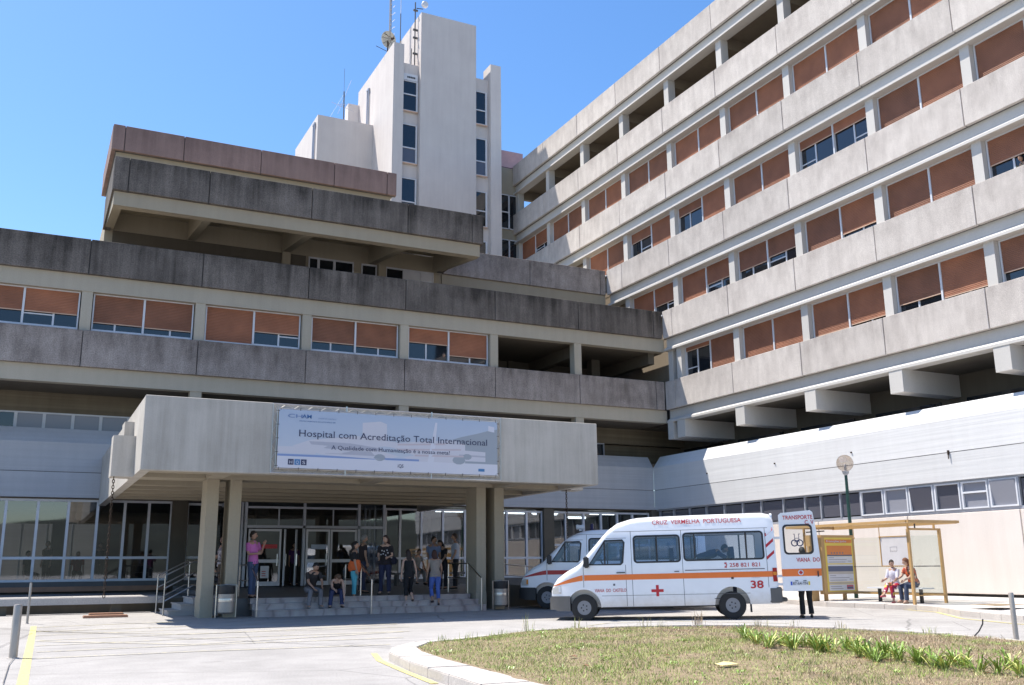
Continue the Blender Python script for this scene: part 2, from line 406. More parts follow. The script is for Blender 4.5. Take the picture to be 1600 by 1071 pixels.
bm = bmesh.new(); strip(bm, [(5.30, 15.9), (4.96, 14.6), (4.74, 12.9), (4.57, 11.4)], .10, .007)
strip(bm, [(23.2, 21.6), (22.54, 19.5), (20.6, 17.1), (19.75, 14.96), (19.3, 10)], .1, .007)
struct('kerb_line_marking', bm, M['yellow'])
# ------------------------------------------------------------------ traffic island
isl = [(5.08, 14.53), (4.81, 12.92), (4.64, 11.15), (4.54, 10.02), (4.55, 8), (4.9, 5.6), (6, 3.6), (9, 2.8), (12, 4), (14, 7), (14.6, 10.93), (14.95, 12.65), (14.96, 13.93), (14.66, 15.15), (13.98, 16.79), (12.96, 17.65), (11.38, 18.2), (9.59, 18.13), (7.92, 17.2), (6.96, 16.65), (6.13, 16.3), (5.44, 15.44)]
wid = [.5, .55, .6, .6, .55, .4, .3, .2, .15, .15, .15, .15, .15, .15, .15, .15, .15, .15, .17, .2, .3, .4]
def inset(poly, wd):
    out = []; n = len(poly)
    for i in range(n):
        a, b, c = Vector(poly[i-1]), Vector(poly[i]), Vector(poly[(i+1) % n])
        n1 = Vector((-(b-a).y, (b-a).x)).normalized(); n2 = Vector((-(c-b).y, (c-b).x)).normalized()
        m_ = (n1+n2).normalized(); k = wd[i]/max(.4, m_.dot(n1)); out.append(b+m_*k)
    return out
def kerb_ring(name, poly, wd, h, mat, closed=True):
    inn = inset(poly, wd); bm = bmesh.new(); n = len(poly)
    for i in range(n if closed else n-1):
        j = (i+1) % n; a, b, c, d = Vector(poly[i]), Vector(poly[j]), inn[j], inn[i]
        L = (b-a).length; m_ = max(1, round(L/1.0))
        for k in range(m_):
            t0, t1 = (k+.008)/m_, (k+1-.008)/m_
            P = [a.lerp(b, t0), a.lerp(b, t1), d.lerp(c, t1), d.lerp(c, t0)]
            jit = random.uniform(-.004, .004)
            lo = [bm.verts.new((p.x, p.y, gz(p.x, p.y)-.02)) for p in P]; hi = [bm.verts.new((p.x, p.y, gz(p.x, p.y)+h+jit)) for p in P]
            bm.faces.new(hi)
            for q in range(4): bm.faces.new((lo[q], lo[(q+1) % 4], hi[(q+1) % 4], hi[q]))
    bmesh.ops.bevel(bm, geom=[e for e in bm.edges if all(v.co.z > gz(v.co.x, v.co.y)+.05 for v in e.verts)], offset=.012, segments=2, affect='EDGES')
    struct(name, bm, mat); return inn
isl = isl[::-1]; wid = wid[::-1]
area = sum(isl[i-1][0]*isl[i][1]-isl[i][0]*isl[i-1][1] for i in range(len(isl)))
if area < 0: isl = isl[::-1]; wid = wid[::-1]
inn = kerb_ring('island_kerb', isl, wid, .13, M['kerb'])
def inpoly(x, y, poly):
    c = False; n = len(poly)
    for i in range(n):
        x1, y1 = poly[i-1][0], poly[i-1][1]; x2, y2 = poly[i][0], poly[i][1]
        if (y1 > y) != (y2 > y) and x < (x2-x1)*(y-y1)/(y2-y1)+x1: c = not c
    return c
icx, icy = 9.8, 11
def iz(x, y):
    d = math.hypot((x-icx)/5.2, (y-icy)/7.6)
    return .10 + gz(x, y) + .12*max(0, 1-d*d) + .02*noise.noise(Vector((x*1.3, y*1.3, 0)))
bm = bmesh.new(); st = .25
gv = {}
def gvert(i, j):
    if (i, j) not in gv:
        x, y = i*st, j*st; gv[i, j] = bm.verts.new((x, y, iz(x, y)))
    return gv[i, j]
big = inset([tuple(p) for p in inn], [-.12]*len(inn))
for i in range(16, 62):
    for j in range(8, 76):
        if all(inpoly((i+a)*st, (j+b)*st, isl) for a in (0, 1) for b in (0, 1)):
            bm.faces.new((gvert(i, j), gvert(i+1, j), gvert(i+1, j+1), gvert(i, j+1)))
for f in list(bm.faces):
    c = f.calc_center_median()
    if not inpoly(c.x, c.y, [(p.x, p.y) for p in big]): bm.faces.remove(f)
struct('island_ground', bm, M['soil'])
# grass blades
V, F = [], []
ip = [(p.x, p.y) for p in inset([tuple(p) for p in inn], [.03]*len(inn))]
rnd = random.Random(3)
cnt = 0
while cnt < 90000:
    x, y = rnd.uniform(4.6, 15), rnd.uniform(6.2, 18.3)
    dens = noise.noise(Vector((x*1.1, y*1.1, 4)))*.5+.75
    if rnd.random() > dens*(1.15 if y < 14 else .85) or not inpoly(x, y, ip): continue
    cnt += 1; z = iz(x, y); a = rnd.uniform(0, PI); h = rnd.uniform(.014, .05)*(1+.9*noise.noise(Vector((x*1.6, y*1.6, 9))))
    if rnd.random() < .02: h *= 2.2
    wd = rnd.uniform(.003, .0065); dx, dy = math.cos(a)*wd, math.sin(a)*wd; lx, ly = rnd.gauss(0, .03), rnd.gauss(0, .03)
    k = len(V); V += [(x-dx, y-dy, z-.01), (x+dx, y+dy, z-.01), (x+lx, y+ly, z+h)]; F.append((k, k+1, k+2))
me = D.meshes.new('grass'); me.from_pydata(V, [], F); me.materials.append(M['grass'])
o = D.objects.new('grass', me); col.objects.link(o); o['kind'] = 'stuff'; tag(o, 'dry brown and green grass covering the raised traffic island', 'grass')
# weeds along the kerb
V, F = [], []
for x, y, n, hh in [(13.04, 17.5, 26, .42), (10.34, 18.0, 12, .25), (9.0, 17.6, 10, .4), (7.2, 16.4, 16, .16), (6.6, 16.2, 14, .14), (14.6, 15, 16, .2), (13.9, 16.5, 14, .22), (11.9, 17.8, 10, .3), (12.2, 17.7, 9, .26), (14.8, 13, 18, .2), (8.2, 17.1, 12, .14), (14.3, 16, 10, .25)]:
    for _ in range(n):
        a = rnd.uniform(0, 2*PI); r_ = rnd.uniform(.02, .35); h = hh*rnd.uniform(.4, 1); bx, by = x+rnd.gauss(0, .07), y+rnd.gauss(0, .07); z = iz(bx, by)
        w0 = .006; dx, dy = math.cos(a), math.sin(a); k = len(V)
        V += [(bx-dy*w0, by+dx*w0, z), (bx+dy*w0, by-dx*w0, z), (bx+dx*r_*h*.5+dy*w0*.7, by+dy*r_*h*.5-dx*w0*.7, z+h*.6), (bx+dx*r_*h*.5-dy*w0*.7, by+dy*r_*h*.5+dx*w0*.7, z+h*.6), (bx+dx*r_*h*1.6, by+dy*r_*h*1.6, z+h)]
        F += [(k, k+1, k+2, k+3), (k+3, k+2, k+4)]
me = D.meshes.new('kerbside_weeds'); me.from_pydata(V, [], F); me.materials.append(M['grass'])
o = D.objects.new('kerbside_weeds', me); col.objects.link(o); o['kind'] = 'stuff'; tag(o, 'tall dry weeds sprouting along the back kerb of the island', 'weeds')
# small low weeds and litter spread over the island grass
V, F = [], []
for _ in range(150):
    x, y = rnd.uniform(4.9, 14.5), rnd.uniform(7, 18)
    if not inpoly(x, y, ip): continue
    for q in range(rnd.randint(5, 14)):
        a = rnd.uniform(0, 2*PI); L_ = rnd.uniform(.03, .10); bx, by = x+rnd.gauss(0, .03), y+rnd.gauss(0, .03); z = iz(bx, by)+.012; dx, dy = math.cos(a), math.sin(a); w0 = rnd.uniform(.006, .012); k = len(V)
        V += [(bx, by, z), (bx+dx*L_*.5-dy*w0, by+dy*L_*.5+dx*w0, z+L_*.45), (bx+dx*L_, by+dy*L_, z+L_*.4), (bx+dx*L_*.5+dy*w0, by+dy*L_*.5-dx*w0, z+L_*.45)]; F.append((k, k+1, k+2, k+3))
me = D.meshes.new('low_weeds'); me.from_pydata(V, [], F); me.materials.append(M['leaf'])
o = D.objects.new('low_weeds', me); col.objects.link(o); o['kind'] = 'stuff'; tag(o, 'small green broad-leaved weeds scattered through the dry island grass', 'weeds')
for k, (x, y, r0) in enumerate(((6.6, 11.6, .05), (7.6, 10.9, .035), (6.2, 10.6, .04))):
    bm = bmesh.new(); z = iz(x, y)+.03; P5 = [(x+r0*math.cos(a)*(1+.3*math.sin(3*a)), y+r0*math.sin(a), z+.012*math.sin(2*a)) for a in [2*PI*q/7 for q in range(7)]]; bm.faces.new([bm.verts.new(p) for p in P5])
    tag(obj('dead_leaf', bm, M['dead_leaf']), ['largest curled brown leaf lying on the left part of the island grass', 'small brown leaf right of the largest curled leaf on the island grass', 'brown leaf nearest the front kerb on the island grass'][k], 'leaf')
# strap-leaf plants
def clump(seed, x, y, label):
    r_ = random.Random(seed); t = thing('strap_leaf_plant', label, 'plant', (x, y, iz(x, y)-.01), 0, 'strap-leaved plants in a row on the island')
    bm = bmesh.new()
    for _ in range(r_.randint(26, 38)):
        a = r_.uniform(0, 2*PI); h = r_.uniform(.10, .27); out = r_.uniform(.04, .19); wv = r_.uniform(.006, .012)
        d = Vector((math.cos(a), math.sin(a), 0)); s = Vector((-d.y, d.x, 0)); base = d*r_.uniform(0, .05)+s*r_.uniform(-.04, .04)
        prev = None; mi = 1 if r_.random() < .25 else 0; droop = r_.uniform(0, .35)
        for k in range(6):
            t_ = k/5; p = base+d*out*t_**1.6+Vector((0, 0, h*(t_-droop*t_**3)));
            ww = wv*(1-.0*t_)*(math.sin(PI*(.25+.75*(1-t_)))+.02)
            cur = (bm.verts.new(p-s*ww), bm.verts.new(p-Vector((0, 0, .004))), bm.verts.new(p+s*ww))
            if prev:
                for q in (0, 1): bm.faces.new((prev[q], prev[q+1], cur[q+1], cur[q])).material_index = mi
            prev = cur
    obj('leaves', bm, [M['leaf'], M['leaf_y']], t, local=True, recalc=False)
    bm = bmesh.new()
    for _ in range(5): sphere(bm, (r_.uniform(-.07, .07), r_.uniform(-.07, .07), .0), r_.uniform(.02, .04), 6, 5, sz=.5)
    obj('dead_base', bm, M['dead_leaf'], t, local=True)
pls = [(10.17, 12.47), (9.82, 11.79), (9.44, 11.1), (9.82, 11.24), (9.59, 10.75), (10.01, 10.99), (9.58, 10.28), (9.6, 10.04), (10.03, 10.23), (9.49, 9.46), (9.37, 9.14), (9.9, 9.41), (9.52, 8.86), (9.47, 8.52), (9.34, 8.18), (9.65, 8.15), (9.46, 7.7), (9.52, 7.51), (9.97, 7.71), (9.51, 7.22)]
pl_lab = 'green strap-leaved plant in the irregular row across the island grass'
_r = random.Random(2)
pls += [(a[0]+_r.uniform(-.15, .2), a[1]+_r.uniform(-.2, .25)) for a in pls[:16]]
for i, (x, y) in enumerate(pls): clump(50+i, x, y, pl_lab)
bm = bmesh.new(); x, y = 7.5, 9.55; z = iz(x, y)+.03
quad(bm, [(x-.12, y-.05, z), (x+.02, y-.09, z+.01), (x+.0, y+.06, z+.03), (x-.13, y+.07, z+.01)]); quad(bm, [(x+.02, y-.09, z+.011), (x+.14, y-.04, z+.0), (x+.13, y+.08, z+.015), (x+.0, y+.06, z+.031)])
tag(obj('paper_scrap', bm, M['paper']), 'crumpled pale yellow paper lying in the dry grass', 'litter')
bm = bmesh.new(); pts = [(14.7, 12.0, .13), (14.78, 11.95, .22), (14.83, 11.9, .34), (14.82, 11.88, .42)]; tube(bm, pts, .012, 6)
tag(obj('bent_stick', bm, M['black']), 'thin black bent stick standing at the right end of the island kerb', 'stick')
# ================================================================== HOSPITAL BUILDINGS
TA = Matrix.Translation((0, 40.18, 0))                                       # local u = X, w = depth behind the panel face
TB = Matrix.Translation((28.6, 57.4, 0)) @ Matrix.Rotation(-PI/2, 4, 'Z')     # u = 57.4 - Y, w = X - 28.6
ZB = [9.08, 12.79, 16.50, 20.22, 23.94, 27.60]
PH = 1.45
def panels(T, js, z0, parent, mat, h=PH, w0=0, w1=.16, name='parapet_panel', lab=None):
    for a, b in zip(js[:-1], js[1:]):
        if b-a < .06: continue
        bm = bmesh.new(); g_ = min(.016, (b-a)*.1); jit = random.uniform(-.006, .006)
        box(bm, a+g_, b-g_, w0+jit, w1, z0, z0+h)
        bmesh.ops.bevel(bm, geom=bm.edges[:], offset=.012, segments=1, affect='EDGES')
        obj(name, bm, mat, parent, T)
    bm = bmesh.new(); box(bm, js[0]+.01, js[-1]-.01, w1-.06, w1+(.14 if name == 'parapet_panel' else .02), z0+.003, z0+h-.03); obj('parapet_core', bm, M['dkgrey'], parent, T)
def beam(T, u0, u1, z0, z1, parent, mat, ledge=.03, wf=.17, wb=.6, plain_=False):
    if plain_:
        bm = bmesh.new(); box(bm, u0, u1, wf, wb, z0, z1); obj('facade_beam', bm, mat, parent, T); return
    bm = bmesh.new(); box(bm, u0, u1, wf, wb, z0+.231, z1); [bm.faces.remove(f_) for f_ in []]
    ringmesh(bm, [[Vector((u, a, b)) for a, b in ((.03, z0), (.03, z0+.10), (wf-.001, z0+.23), (wb+.003, z0+.23), (wb+.003, z0))] for u in (u0, u1)])
    obj('facade_beam', bm, mat, parent, T)
def column(T, u, z0, z1, parent, mat, wd=.4, w0=.2, w1=.65):
    bm = bmesh.new(); box(bm, u, u+wd, w0, w1, z0, z1); obj('column', bm, mat, parent, T)
def shutter(T, u0, u1, zt, zb, w, parent):
    bm = bmesh.new(); n = max(1, int((zt-zb)/.062)); p = (zt-zb)/n; prof = []
    for k in range(n):
        z = zt-k*p; prof += [(w+.014, z), (w+.002, z-p*.25), (w, z-p*.7), (w+.009, z-p*.93)]
    prof.append((w+.014, zb))
    prev = None
    for q in prof:
        cur = (bm.verts.new((u0, q[0], q[1])), bm.verts.new((u1, q[0], q[1])))
        if prev: bm.faces.new((prev[0], prev[1], cur[1], cur[0]))
        prev = cur
    box(bm, u0+.005, u1-.005, w-.004, w+.03, zb-.035, zb-.001, mi=1)
    obj('shutter', bm, [M['shutter'], M['rail']], parent, T)
def win_bay(T, u0, u1, z0, z1, w, drops, parent, seed, split=True, opened=None):
    r_ = random.Random(seed); fr = M['alu']; bm = bmesh.new(); f = .055; um = (u0+u1)/2
    box(bm, u0, u0+f, w, w+.14, z0, z1); box(bm, u1-f, u1, w, w+.14, z0, z1)
    box(bm, u0+f, u1-f, w+.02, w+.14, z0, z0+f); box(bm, u0+f, u1-f, w+.02, w+.14, z1-f, z1)
    box(bm, um-.04, um+.04, w, w+.14, z0+f, z1-f)
    for k, (a, b) in enumerate(((u0+f, um-.04), (um+.04, u1-f))):
        m_ = (a+b)/2+(.1 if k else -.1)
        box(bm, m_-.035, m_+.035, w+.075, w+.135, z0+f, z1-f)
        for (c, d) in ((a, m_-.035), (m_+.035, b)):
            box(bm, c, d, w+.09, w+.13, z0+f, z0+f+.045)
            if r_.random() < .3: box(bm, c, d, w+.09, w+.13, z0+.48, z0+.53)
    wo = obj('window', bm, fr, parent, T)
    bm = bmesh.new()
    quad(bm, [(u0+f, w+.11, z0+f), (u1-f, w+.11, z0+f), (u1-f, w+.11, z1-f), (u0+f, w+.11, z1-f)])
    obj('pane', bm, M['glass'], wo, T, recalc=False)
    for k, (a, b) in enumerate(((u0+f, um-.04), (um+.04, u1-f))):
        d = drops[k]
        if d > .02: shutter(T, a+.004, b-.004, z1-f, z1-f-(z1-z0-f-.06)*d, w+.03, wo)
    return wo
# ------------------------------------------------------------------ ward wing (right)
ward = thing('ward_building', 'long sunlit ward wing with rows of terracotta shutters and pale concrete bands', 'building', (33, 30, 0))
jB = [.05+4.5*n for n in range(12)]
start = {0: 17.22, 1: 17.22, 2: 11.95, 3: 0, 4: 0, 5: 0}
for i, z in enumerate(ZB):
    s = start[i]; js = [s]+[j for j in jB if j > s+.3]
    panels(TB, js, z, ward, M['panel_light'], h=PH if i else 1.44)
    beam(TB, s, 49.5, z-.66, z, ward, M['beam_b'], wf=.23)
row_drops = {  # bay index n -> (far leaf, near leaf)
 0: {3: (.12, .96), 4: (.12, .95), 5: (1, 1), 6: (.9, .86), 7: (.74, .88), 8: (.72, .8), 9: (.8, .9)},
 1: {3: (.75, .62), 4: (.86, .6), 5: (.62, .55), 6: (.88, .78), 7: (.93, .97), 8: (.6, .7), 9: (.9, .9)},
 2: {2: (1, 1), 3: (.35, .97), 4: (.3, 1), 5: (1, .96), 6: (.25, .28), 7: (.95, .95), 8: (.92, .7), 9: (.9, .9)},
 3: {0: (.85, .6), 1: (1, .97), 2: (1, 1), 3: (1, 1), 4: (1, 1), 5: (1, .97), 6: (.97, 1), 7: (.9, .97), 8: (.9, .98), 9: (.9, 1)}}
sd = 0
for i in range(5):
    z0, z1 = ZB[i]+PH, ZB[i+1]-.66
    for n in range(11):
        u = jB[n]
        if (jB[n+1] if n < 10 else 99) < start[i]+.3 or (i == 0 and u < 17): continue
        column(TB, u, ZB[i]+PH-.3, z1, ward, M['beam_b'])
        if i < 4 and n < 10:
            sd += 1; ua = u+.42
            if n+0 < 10: win_bay(TB, ua, u+4.48, z0-.04, z1, .42, row_drops[i].get(n, (.9, .95)), ward, sd)
# 0th row: extra bay next to the corner
column(TB, 17.35, 10.3, 12.13, ward, M['beam_b'], wd=.35)
# core of the ward wing
bm = bmesh.new()
for i in range(4): box(bm, 0, 49.5, .75, 14, ZB[i]+.2, ZB[i+1]+.25)
box(bm, .0, 49.5, .62, 14, 23.9, 24.4); box(bm, 0, 49.5, 3.0, 14, 24.4, 27.2); box(bm, 0, 49.5, .62, 14, 27.2, 27.9)
for n in range(11): box(bm, jB[n], jB[n]+.3, .65, 3.0, 26.6, 27.2)        # beams in the open top storey
obj('core_wall', bm, M['loggia'], ward, TB)
bm = bmesh.new()
for i in range(4):
    box(bm, max(start[i], 17.3 if not i else 0)+.02, 49.4, .60, .748, ZB[i]+.3, ZB[i+1]+.2)
obj('room_wall', bm, M['dark_in'], ward, TB)
bm = bmesh.new()
for n in range(11):
    box(bm, jB[n]+.5, jB[n]+1.5, 2.93, 2.99, 24.42, 26.4)
obj('loggia_door', bm, M['dark_in'], ward, TB)
# underside: projecting beam ends, soffit, recessed wall
for n in range(3, 11):
    u = jB[n] if n > 3 else 17.25
    bm = bmesh.new(); ww = .62 if n > 3 else .45
    v = box(bm, u, u+ww, .05, 3.1, 7.57, 8.418)
    obj('beam_end', bm, M['beam_b'], ward, TB)
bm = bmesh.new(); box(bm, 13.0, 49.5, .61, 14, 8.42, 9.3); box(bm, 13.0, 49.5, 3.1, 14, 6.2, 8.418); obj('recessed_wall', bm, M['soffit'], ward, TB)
for n in range(2, 11):
    bm = bmesh.new(); u = jB[n]+.9; box(bm, u, u+3.3, 3.04, 3.098, 6.9, 7.5); w_ = obj('clerestory_window', bm, M['glass'], ward, TB)
# ground floor: boarded band with sloping top, joint, ribbon window, roughcast wall
def cladding(T, u0, u1, parent, mat, joints, taper=0, name='cladding_band'):
    u0b = u0
    bm = bmesh.new(); box(bm, u0, u1, 0, .35, 4.15, 5.115); obj(name, bm, mat, parent, T)
    bm = bmesh.new()
    P = [(0, 5.14), (0, 6.27), (.45, 6.86), (3.2, 6.86), (3.2, 6.6), (.35, 6.0), (.35, 5.14)]
    rings = [[Vector((u, w_, z)) for w_, z in P] for u in (u0, u1)]
    ringmesh(bm, rings); obj(name, bm, mat, parent, T)
    bm = bmesh.new(); box(bm, u0+.02, u1-.02, .03, .3, 5.11, 5.145); obj('joint', bm, M['dkgrey'], parent, T)
UC = 57.4-41.54
cladding(TB, UC, 49.5, ward, M['white'], [])
bm = bmesh.new(); box(bm, 33.85, 33.9, -.06, 0, 5.05, 5.2); box(bm, 33.87, 33.89, -.07, -.04, 4.9, 5.12); obj('wall_bracket', bm, M['rust'], ward, TB)
for u_ in (20.3, 25.0, 29.4, 38.2): bm = bmesh.new(); tube(bm, [(u_, -.05, 5.6), (u_, .02, 5.62)], .03, 8); obj('drain_spout', bm, M['rust'], ward, TB)
mul = [16.1, 17.3, 18.6, 19.9, 21.25, 22.55, 23.8, 25.2, 26.5, 27.4, 28.47, 29.53, 30.7, 31.85, 32.98, 34.1, 35.2, 36.3, 37.4, 38.5, 39.6, 40.7, 41.8, 42.9, 44, 45.1, 46.2, 47.3, 49.4]
bm = bmesh.new(); box(bm, UC, 49.5, .12, .22, 3.06, 3.16); box(bm, UC, 49.5, .1, .22, 4.08, 4.149)
for m_ in mul: box(bm, m_-.035, m_+.035, .1, .22, 3.16, 4.08)
rw = obj('ribbon_window', bm, M['alu_grey'], ward, TB)
r_ = random.Random(5)
for k in range(len(mul)-1):
    bm = bmesh.new(); a, b = mul[k]+.035, mul[k+1]-.035; z = 3.16
    tilt = .12 if k in (13, 16) else 0
    quad(bm, [(a+.05, .17, z+.05), (b-.05, .17, z+.05), (b-.05, .17-tilt, 4.03), (a+.05, .17-tilt, 4.03)])
    p = obj('pane', bm, M['glass_grey'] if k not in (12, 15, 16) else M['glass_frost'], rw, TB, recalc=False)  # grey pane colour stands in for what the glass reflects
    if k in (11, 12, 13, 14, 15, 16, 19):
        bm = bmesh.new()
        for (c, d, e, f) in ((a, a+.05, z, 4.08), (b-.05, b, z, 4.08), (a+.05, b-.05, z, z+.05), (a+.05, b-.05, 4.03, 4.08)):
            box(bm, c, d, .08, .16, e, f)
        if k == 15: box(bm, a+.05, b-.05, .08, .16, 3.68, 3.74)
        obj('sash', bm, M['alu'], rw, TB)
bm = bmesh.new(); box(bm, UC+.2, 49.5, .3, .36, 3.0, 4.15); obj('room_wall', bm, M['dark_in'], ward, TB)
jw = [UC+.02]+[57.4-y for y in (39.1, 34.6, 30.1, 25.6, 21.07, 16.6, 12.1)]+[49.5]
panels(TB, jw, .36, ward, M['wall_rough'], h=2.68, w0=0, w1=.3, name='wall_panel')
bm = bmesh.new(); box(bm, UC, 49.5, .12, 14, 0, .4); obj('plinth', bm, M['dark_in'], ward, TB)
bm = bmesh.new(); box(bm, UC, 49.5, .36, 14, .4, 6.5); obj('core_wall', bm, M['dark_in'], ward, TB)
# ------------------------------------------------------------------ entrance block (left)
ent = thing('entrance_block', 'shaded front block with blackened concrete bands and terrace levels behind the entrance canopy', 'building', (8, 48, 0))
jA = [-16.56, -12.1, -7.6, -3.15, 1.28, 5.6, 10.06, 14.53, 19.02, 23.58, 28.05, 28.58]
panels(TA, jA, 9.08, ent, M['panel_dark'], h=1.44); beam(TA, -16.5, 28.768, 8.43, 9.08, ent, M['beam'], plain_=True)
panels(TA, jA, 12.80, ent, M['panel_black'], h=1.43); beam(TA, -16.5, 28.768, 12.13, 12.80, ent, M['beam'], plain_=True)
dA = {0: (.8, .8), 1: (.7, .8), 2: (.75, .75), 3: (.62, .62), 4: (.78, .80), 5: (1., .6), 6: (.72, .75), 7: (.45, .78)}
for k in range(10): column(TA, jA[k]-.16, 10.3, 12.14, ent, M['beam'])
for k in range(8): win_bay(TA, jA[k]+.28, jA[k+1]-.2, 10.6, 12.14, .4, dA[k], ent, 300+k)
for k in (3, 5, 7, 9): column(TA, jA[k]-.16, 6.8, 8.44, ent, M['beam'], wd=.45)
bm = bmesh.new()
box(bm, -16.5, 18.9, .75, 15, 9.2, 12.2); box(bm, -16.5, 28.9, .61, 15, 8.44, 9.3); box(bm, -16.5, 28.9, .61, 15, 12.14, 12.9)
box(bm, 18.9, 32, 5.5, 15, 9.3, 12.14)
for u in (19.1, 23.6, 28.1): box(bm, u, u+.35, .66, 5.5, 11.55, 12.14)
box(bm, 26.2, 26.7, 3.2, 3.7, 9.3, 12.14); box(bm, 22.3, 22.6, 5.3, 5.49, 9.3, 12.14)
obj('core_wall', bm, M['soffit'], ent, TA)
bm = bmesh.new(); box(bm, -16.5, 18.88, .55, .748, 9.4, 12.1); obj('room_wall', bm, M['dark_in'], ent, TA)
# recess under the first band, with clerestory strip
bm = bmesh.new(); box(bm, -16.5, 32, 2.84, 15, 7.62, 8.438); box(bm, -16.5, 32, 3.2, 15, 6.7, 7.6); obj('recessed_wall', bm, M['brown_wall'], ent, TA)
for u in (5.7, 14.5, 23.6): bm = bmesh.new(); box(bm, u, u+.3, .66, 2.84, 7.9, 8.437); obj('recess_beam', bm, M['soffit'], ent, TA)
cm = [-5.1, -4.0, -3.0, -1.9, -.79, .24, 1.3, 2.35, 3.41, 4.5, 5.6]
for a, b in list(zip(cm[:-1], cm[1:]))+[(24.0, 24.9), (24.98, 25.9), (26.0, 26.6)]:
    bm = bmesh.new(); box(bm, a, a+.06, 2.8, 2.9, 6.86, 7.62); box(bm, b-.06, b, 2.8, 2.9, 6.86, 7.62); box(bm, a+.06, b-.06, 2.8, 2.9, 7.56, 7.62); box(bm, a+.06, b-.06, 2.8, 2.9, 6.86, 6.94)
    wo = obj('clerestory_window', bm, M['alu'] if a < 20 else M['alu_grey'], ent, TA)
    bm = bmesh.new(); quad(bm, [(a+.06, 2.86, 6.94), (b-.06, 2.86, 6.94), (b-.06, 2.86, 7.56), (a+.06, 2.86, 7.56)])
    obj('pane', bm, M['glass_frost'] if -1 < a < 20 else M['glass'], wo, TA, recalc=False)
TAC = Matrix.Translation((0, 41.54, 0))
cladding(TAC, -16.5, 28.595, ent, M['white_a'], [])
# ground-floor glazing left of the entrance (plane Y 41.8)
def glazing(T, xs_, z0, z1, zt, w, parent, seed, glass='glass_c', fr='alu'):
    for a, b in zip(xs_[:-1], xs_[1:]):
        bm = bmesh.new(); f = .05
        box(bm, a, a+f, w-.05, w+.07, z0, z1); box(bm, b-f, b, w-.05, w+.07, z0, z1)
        for (c, d) in ((z0, z0+.09), (z1-.09, z1), (zt-.05, zt+.05)): box(bm, a+f, b-f, w-.05, w+.07, c, d)
        wo = obj('window', bm, M[fr], parent, T)
        bm = bmesh.new()
        for c, d in ((z0+.09, zt-.05), (zt+.05, z1-.09)): quad(bm, [(a+f, w+.02, c), (b-f, w+.02, c), (b-f, w+.02, d), (a+f, w+.02, d)])
        obj('pane', bm, M[glass], wo, T, recalc=False)
I0 = Matrix.Identity(4)
GX = [-5.1, -4.02, -2.94, -1.82, -.76, .34, 1.41, 2.46, 3.46, 4.37, 5.23]
glazing(I0, GX, .98, 4.10, 1.87, 41.85, ent, 1)
glazing(I0, [5.85, 6.75, 7.4], .98, 4.05, 1.87, 41.85, ent, 2)
glazing(I0, [13.0, 13.6, 14.34, 15.03, 16.05, 17.1, 18.2, 19.25, 20.35, 21.4, 22.24], .9, 4.0, 1.8, 41.85, ent, 3)
glazing(I0, [22.8, 23.55, 24.55, 25.55, 26.5, 27.4, 28.4], .9, 4.0, 2.4, 41.85, ent, 4)
bm = bmesh.new()
for (a, b) in ((5.23, 5.85), (22.24, 22.8)): box(bm, a+.002, b-.002, 41.62, 42.4, .5, 4.149)
box(bm, -16.5, 28.55, 41.78, 41.98, 4.1, 4.4); box(bm, 28.42, 28.93, 41.55, 42.2, .4, 4.3)
obj('column', bm, M['soffit'], ent)
bm = bmesh.new(); box(bm, -16.5, 7.4, 41.7, 41.9, .48, .977); box(bm, 13, 28.5, 41.72, 41.9, .4, .897); obj('plinth', bm, M['dkgrey'], ent)
bm = bmesh.new(); box(bm, -16.5, 5.2, 41.35, 41.698, .62, .80); obj('sill_strip', bm, M['brown'], ent)
# lobby interior
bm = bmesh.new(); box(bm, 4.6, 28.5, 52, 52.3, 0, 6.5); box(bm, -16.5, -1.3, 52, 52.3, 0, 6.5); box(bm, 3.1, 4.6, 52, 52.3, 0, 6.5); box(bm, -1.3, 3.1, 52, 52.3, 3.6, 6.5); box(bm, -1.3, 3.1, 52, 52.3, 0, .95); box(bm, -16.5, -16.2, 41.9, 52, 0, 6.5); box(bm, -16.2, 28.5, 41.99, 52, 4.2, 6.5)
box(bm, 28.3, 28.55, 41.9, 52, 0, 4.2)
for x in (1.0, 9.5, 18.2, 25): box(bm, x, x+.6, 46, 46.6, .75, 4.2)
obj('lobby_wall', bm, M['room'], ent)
bm = bmesh.new()
for x_ in (-1.25, -.2, .9, 2.0, 3.02): box(bm, x_, x_+.08, 52.02, 52.2, .95, 3.6)
box(bm, -1.17, 3.02, 52.03, 52.19, 2.0, 2.08); obj('added_back_window_frame', bm, M['alu'], ent)  # added back window, opened to brighten the left glazing
cw = bmesh.new(); box(cw, -8, 12, 58, 58.3, 0, 4.2); box(cw, -8.1, 12.1, 57.95, 58.35, 4.2, 4.32); tag(obj('added_reflection_wall', cw, M['white_a']), 'added pale wall behind the left lobby glazing standing in for reflected brightness', 'wall')  # added wall; its pale tone replaces reflections in the glazing
bm = bmesh.new(); box(bm, -16.2, 28.3, 41.95, 52, .3, .74); obj('lobby_floor', bm, M['floor'], ent)
for i, (x, y, ln) in enumerate([(17.6, 44.0, 1.5), (21.2, 44.5, 1.5), (23.4, 45, 1.4), (26.2, 44, 1.5), (27.2, 48, 1.4)]):
    bm = bmesh.new(); tube(bm, [(x, y, 4.02), (x+ln, y, 4.02)], .025, 6); box(bm, x-.05, x+ln+.05, y-.06, y+.06, 4.05, 4.12)
    obj('ceiling_tube_light', bm, M['tube'], ent)
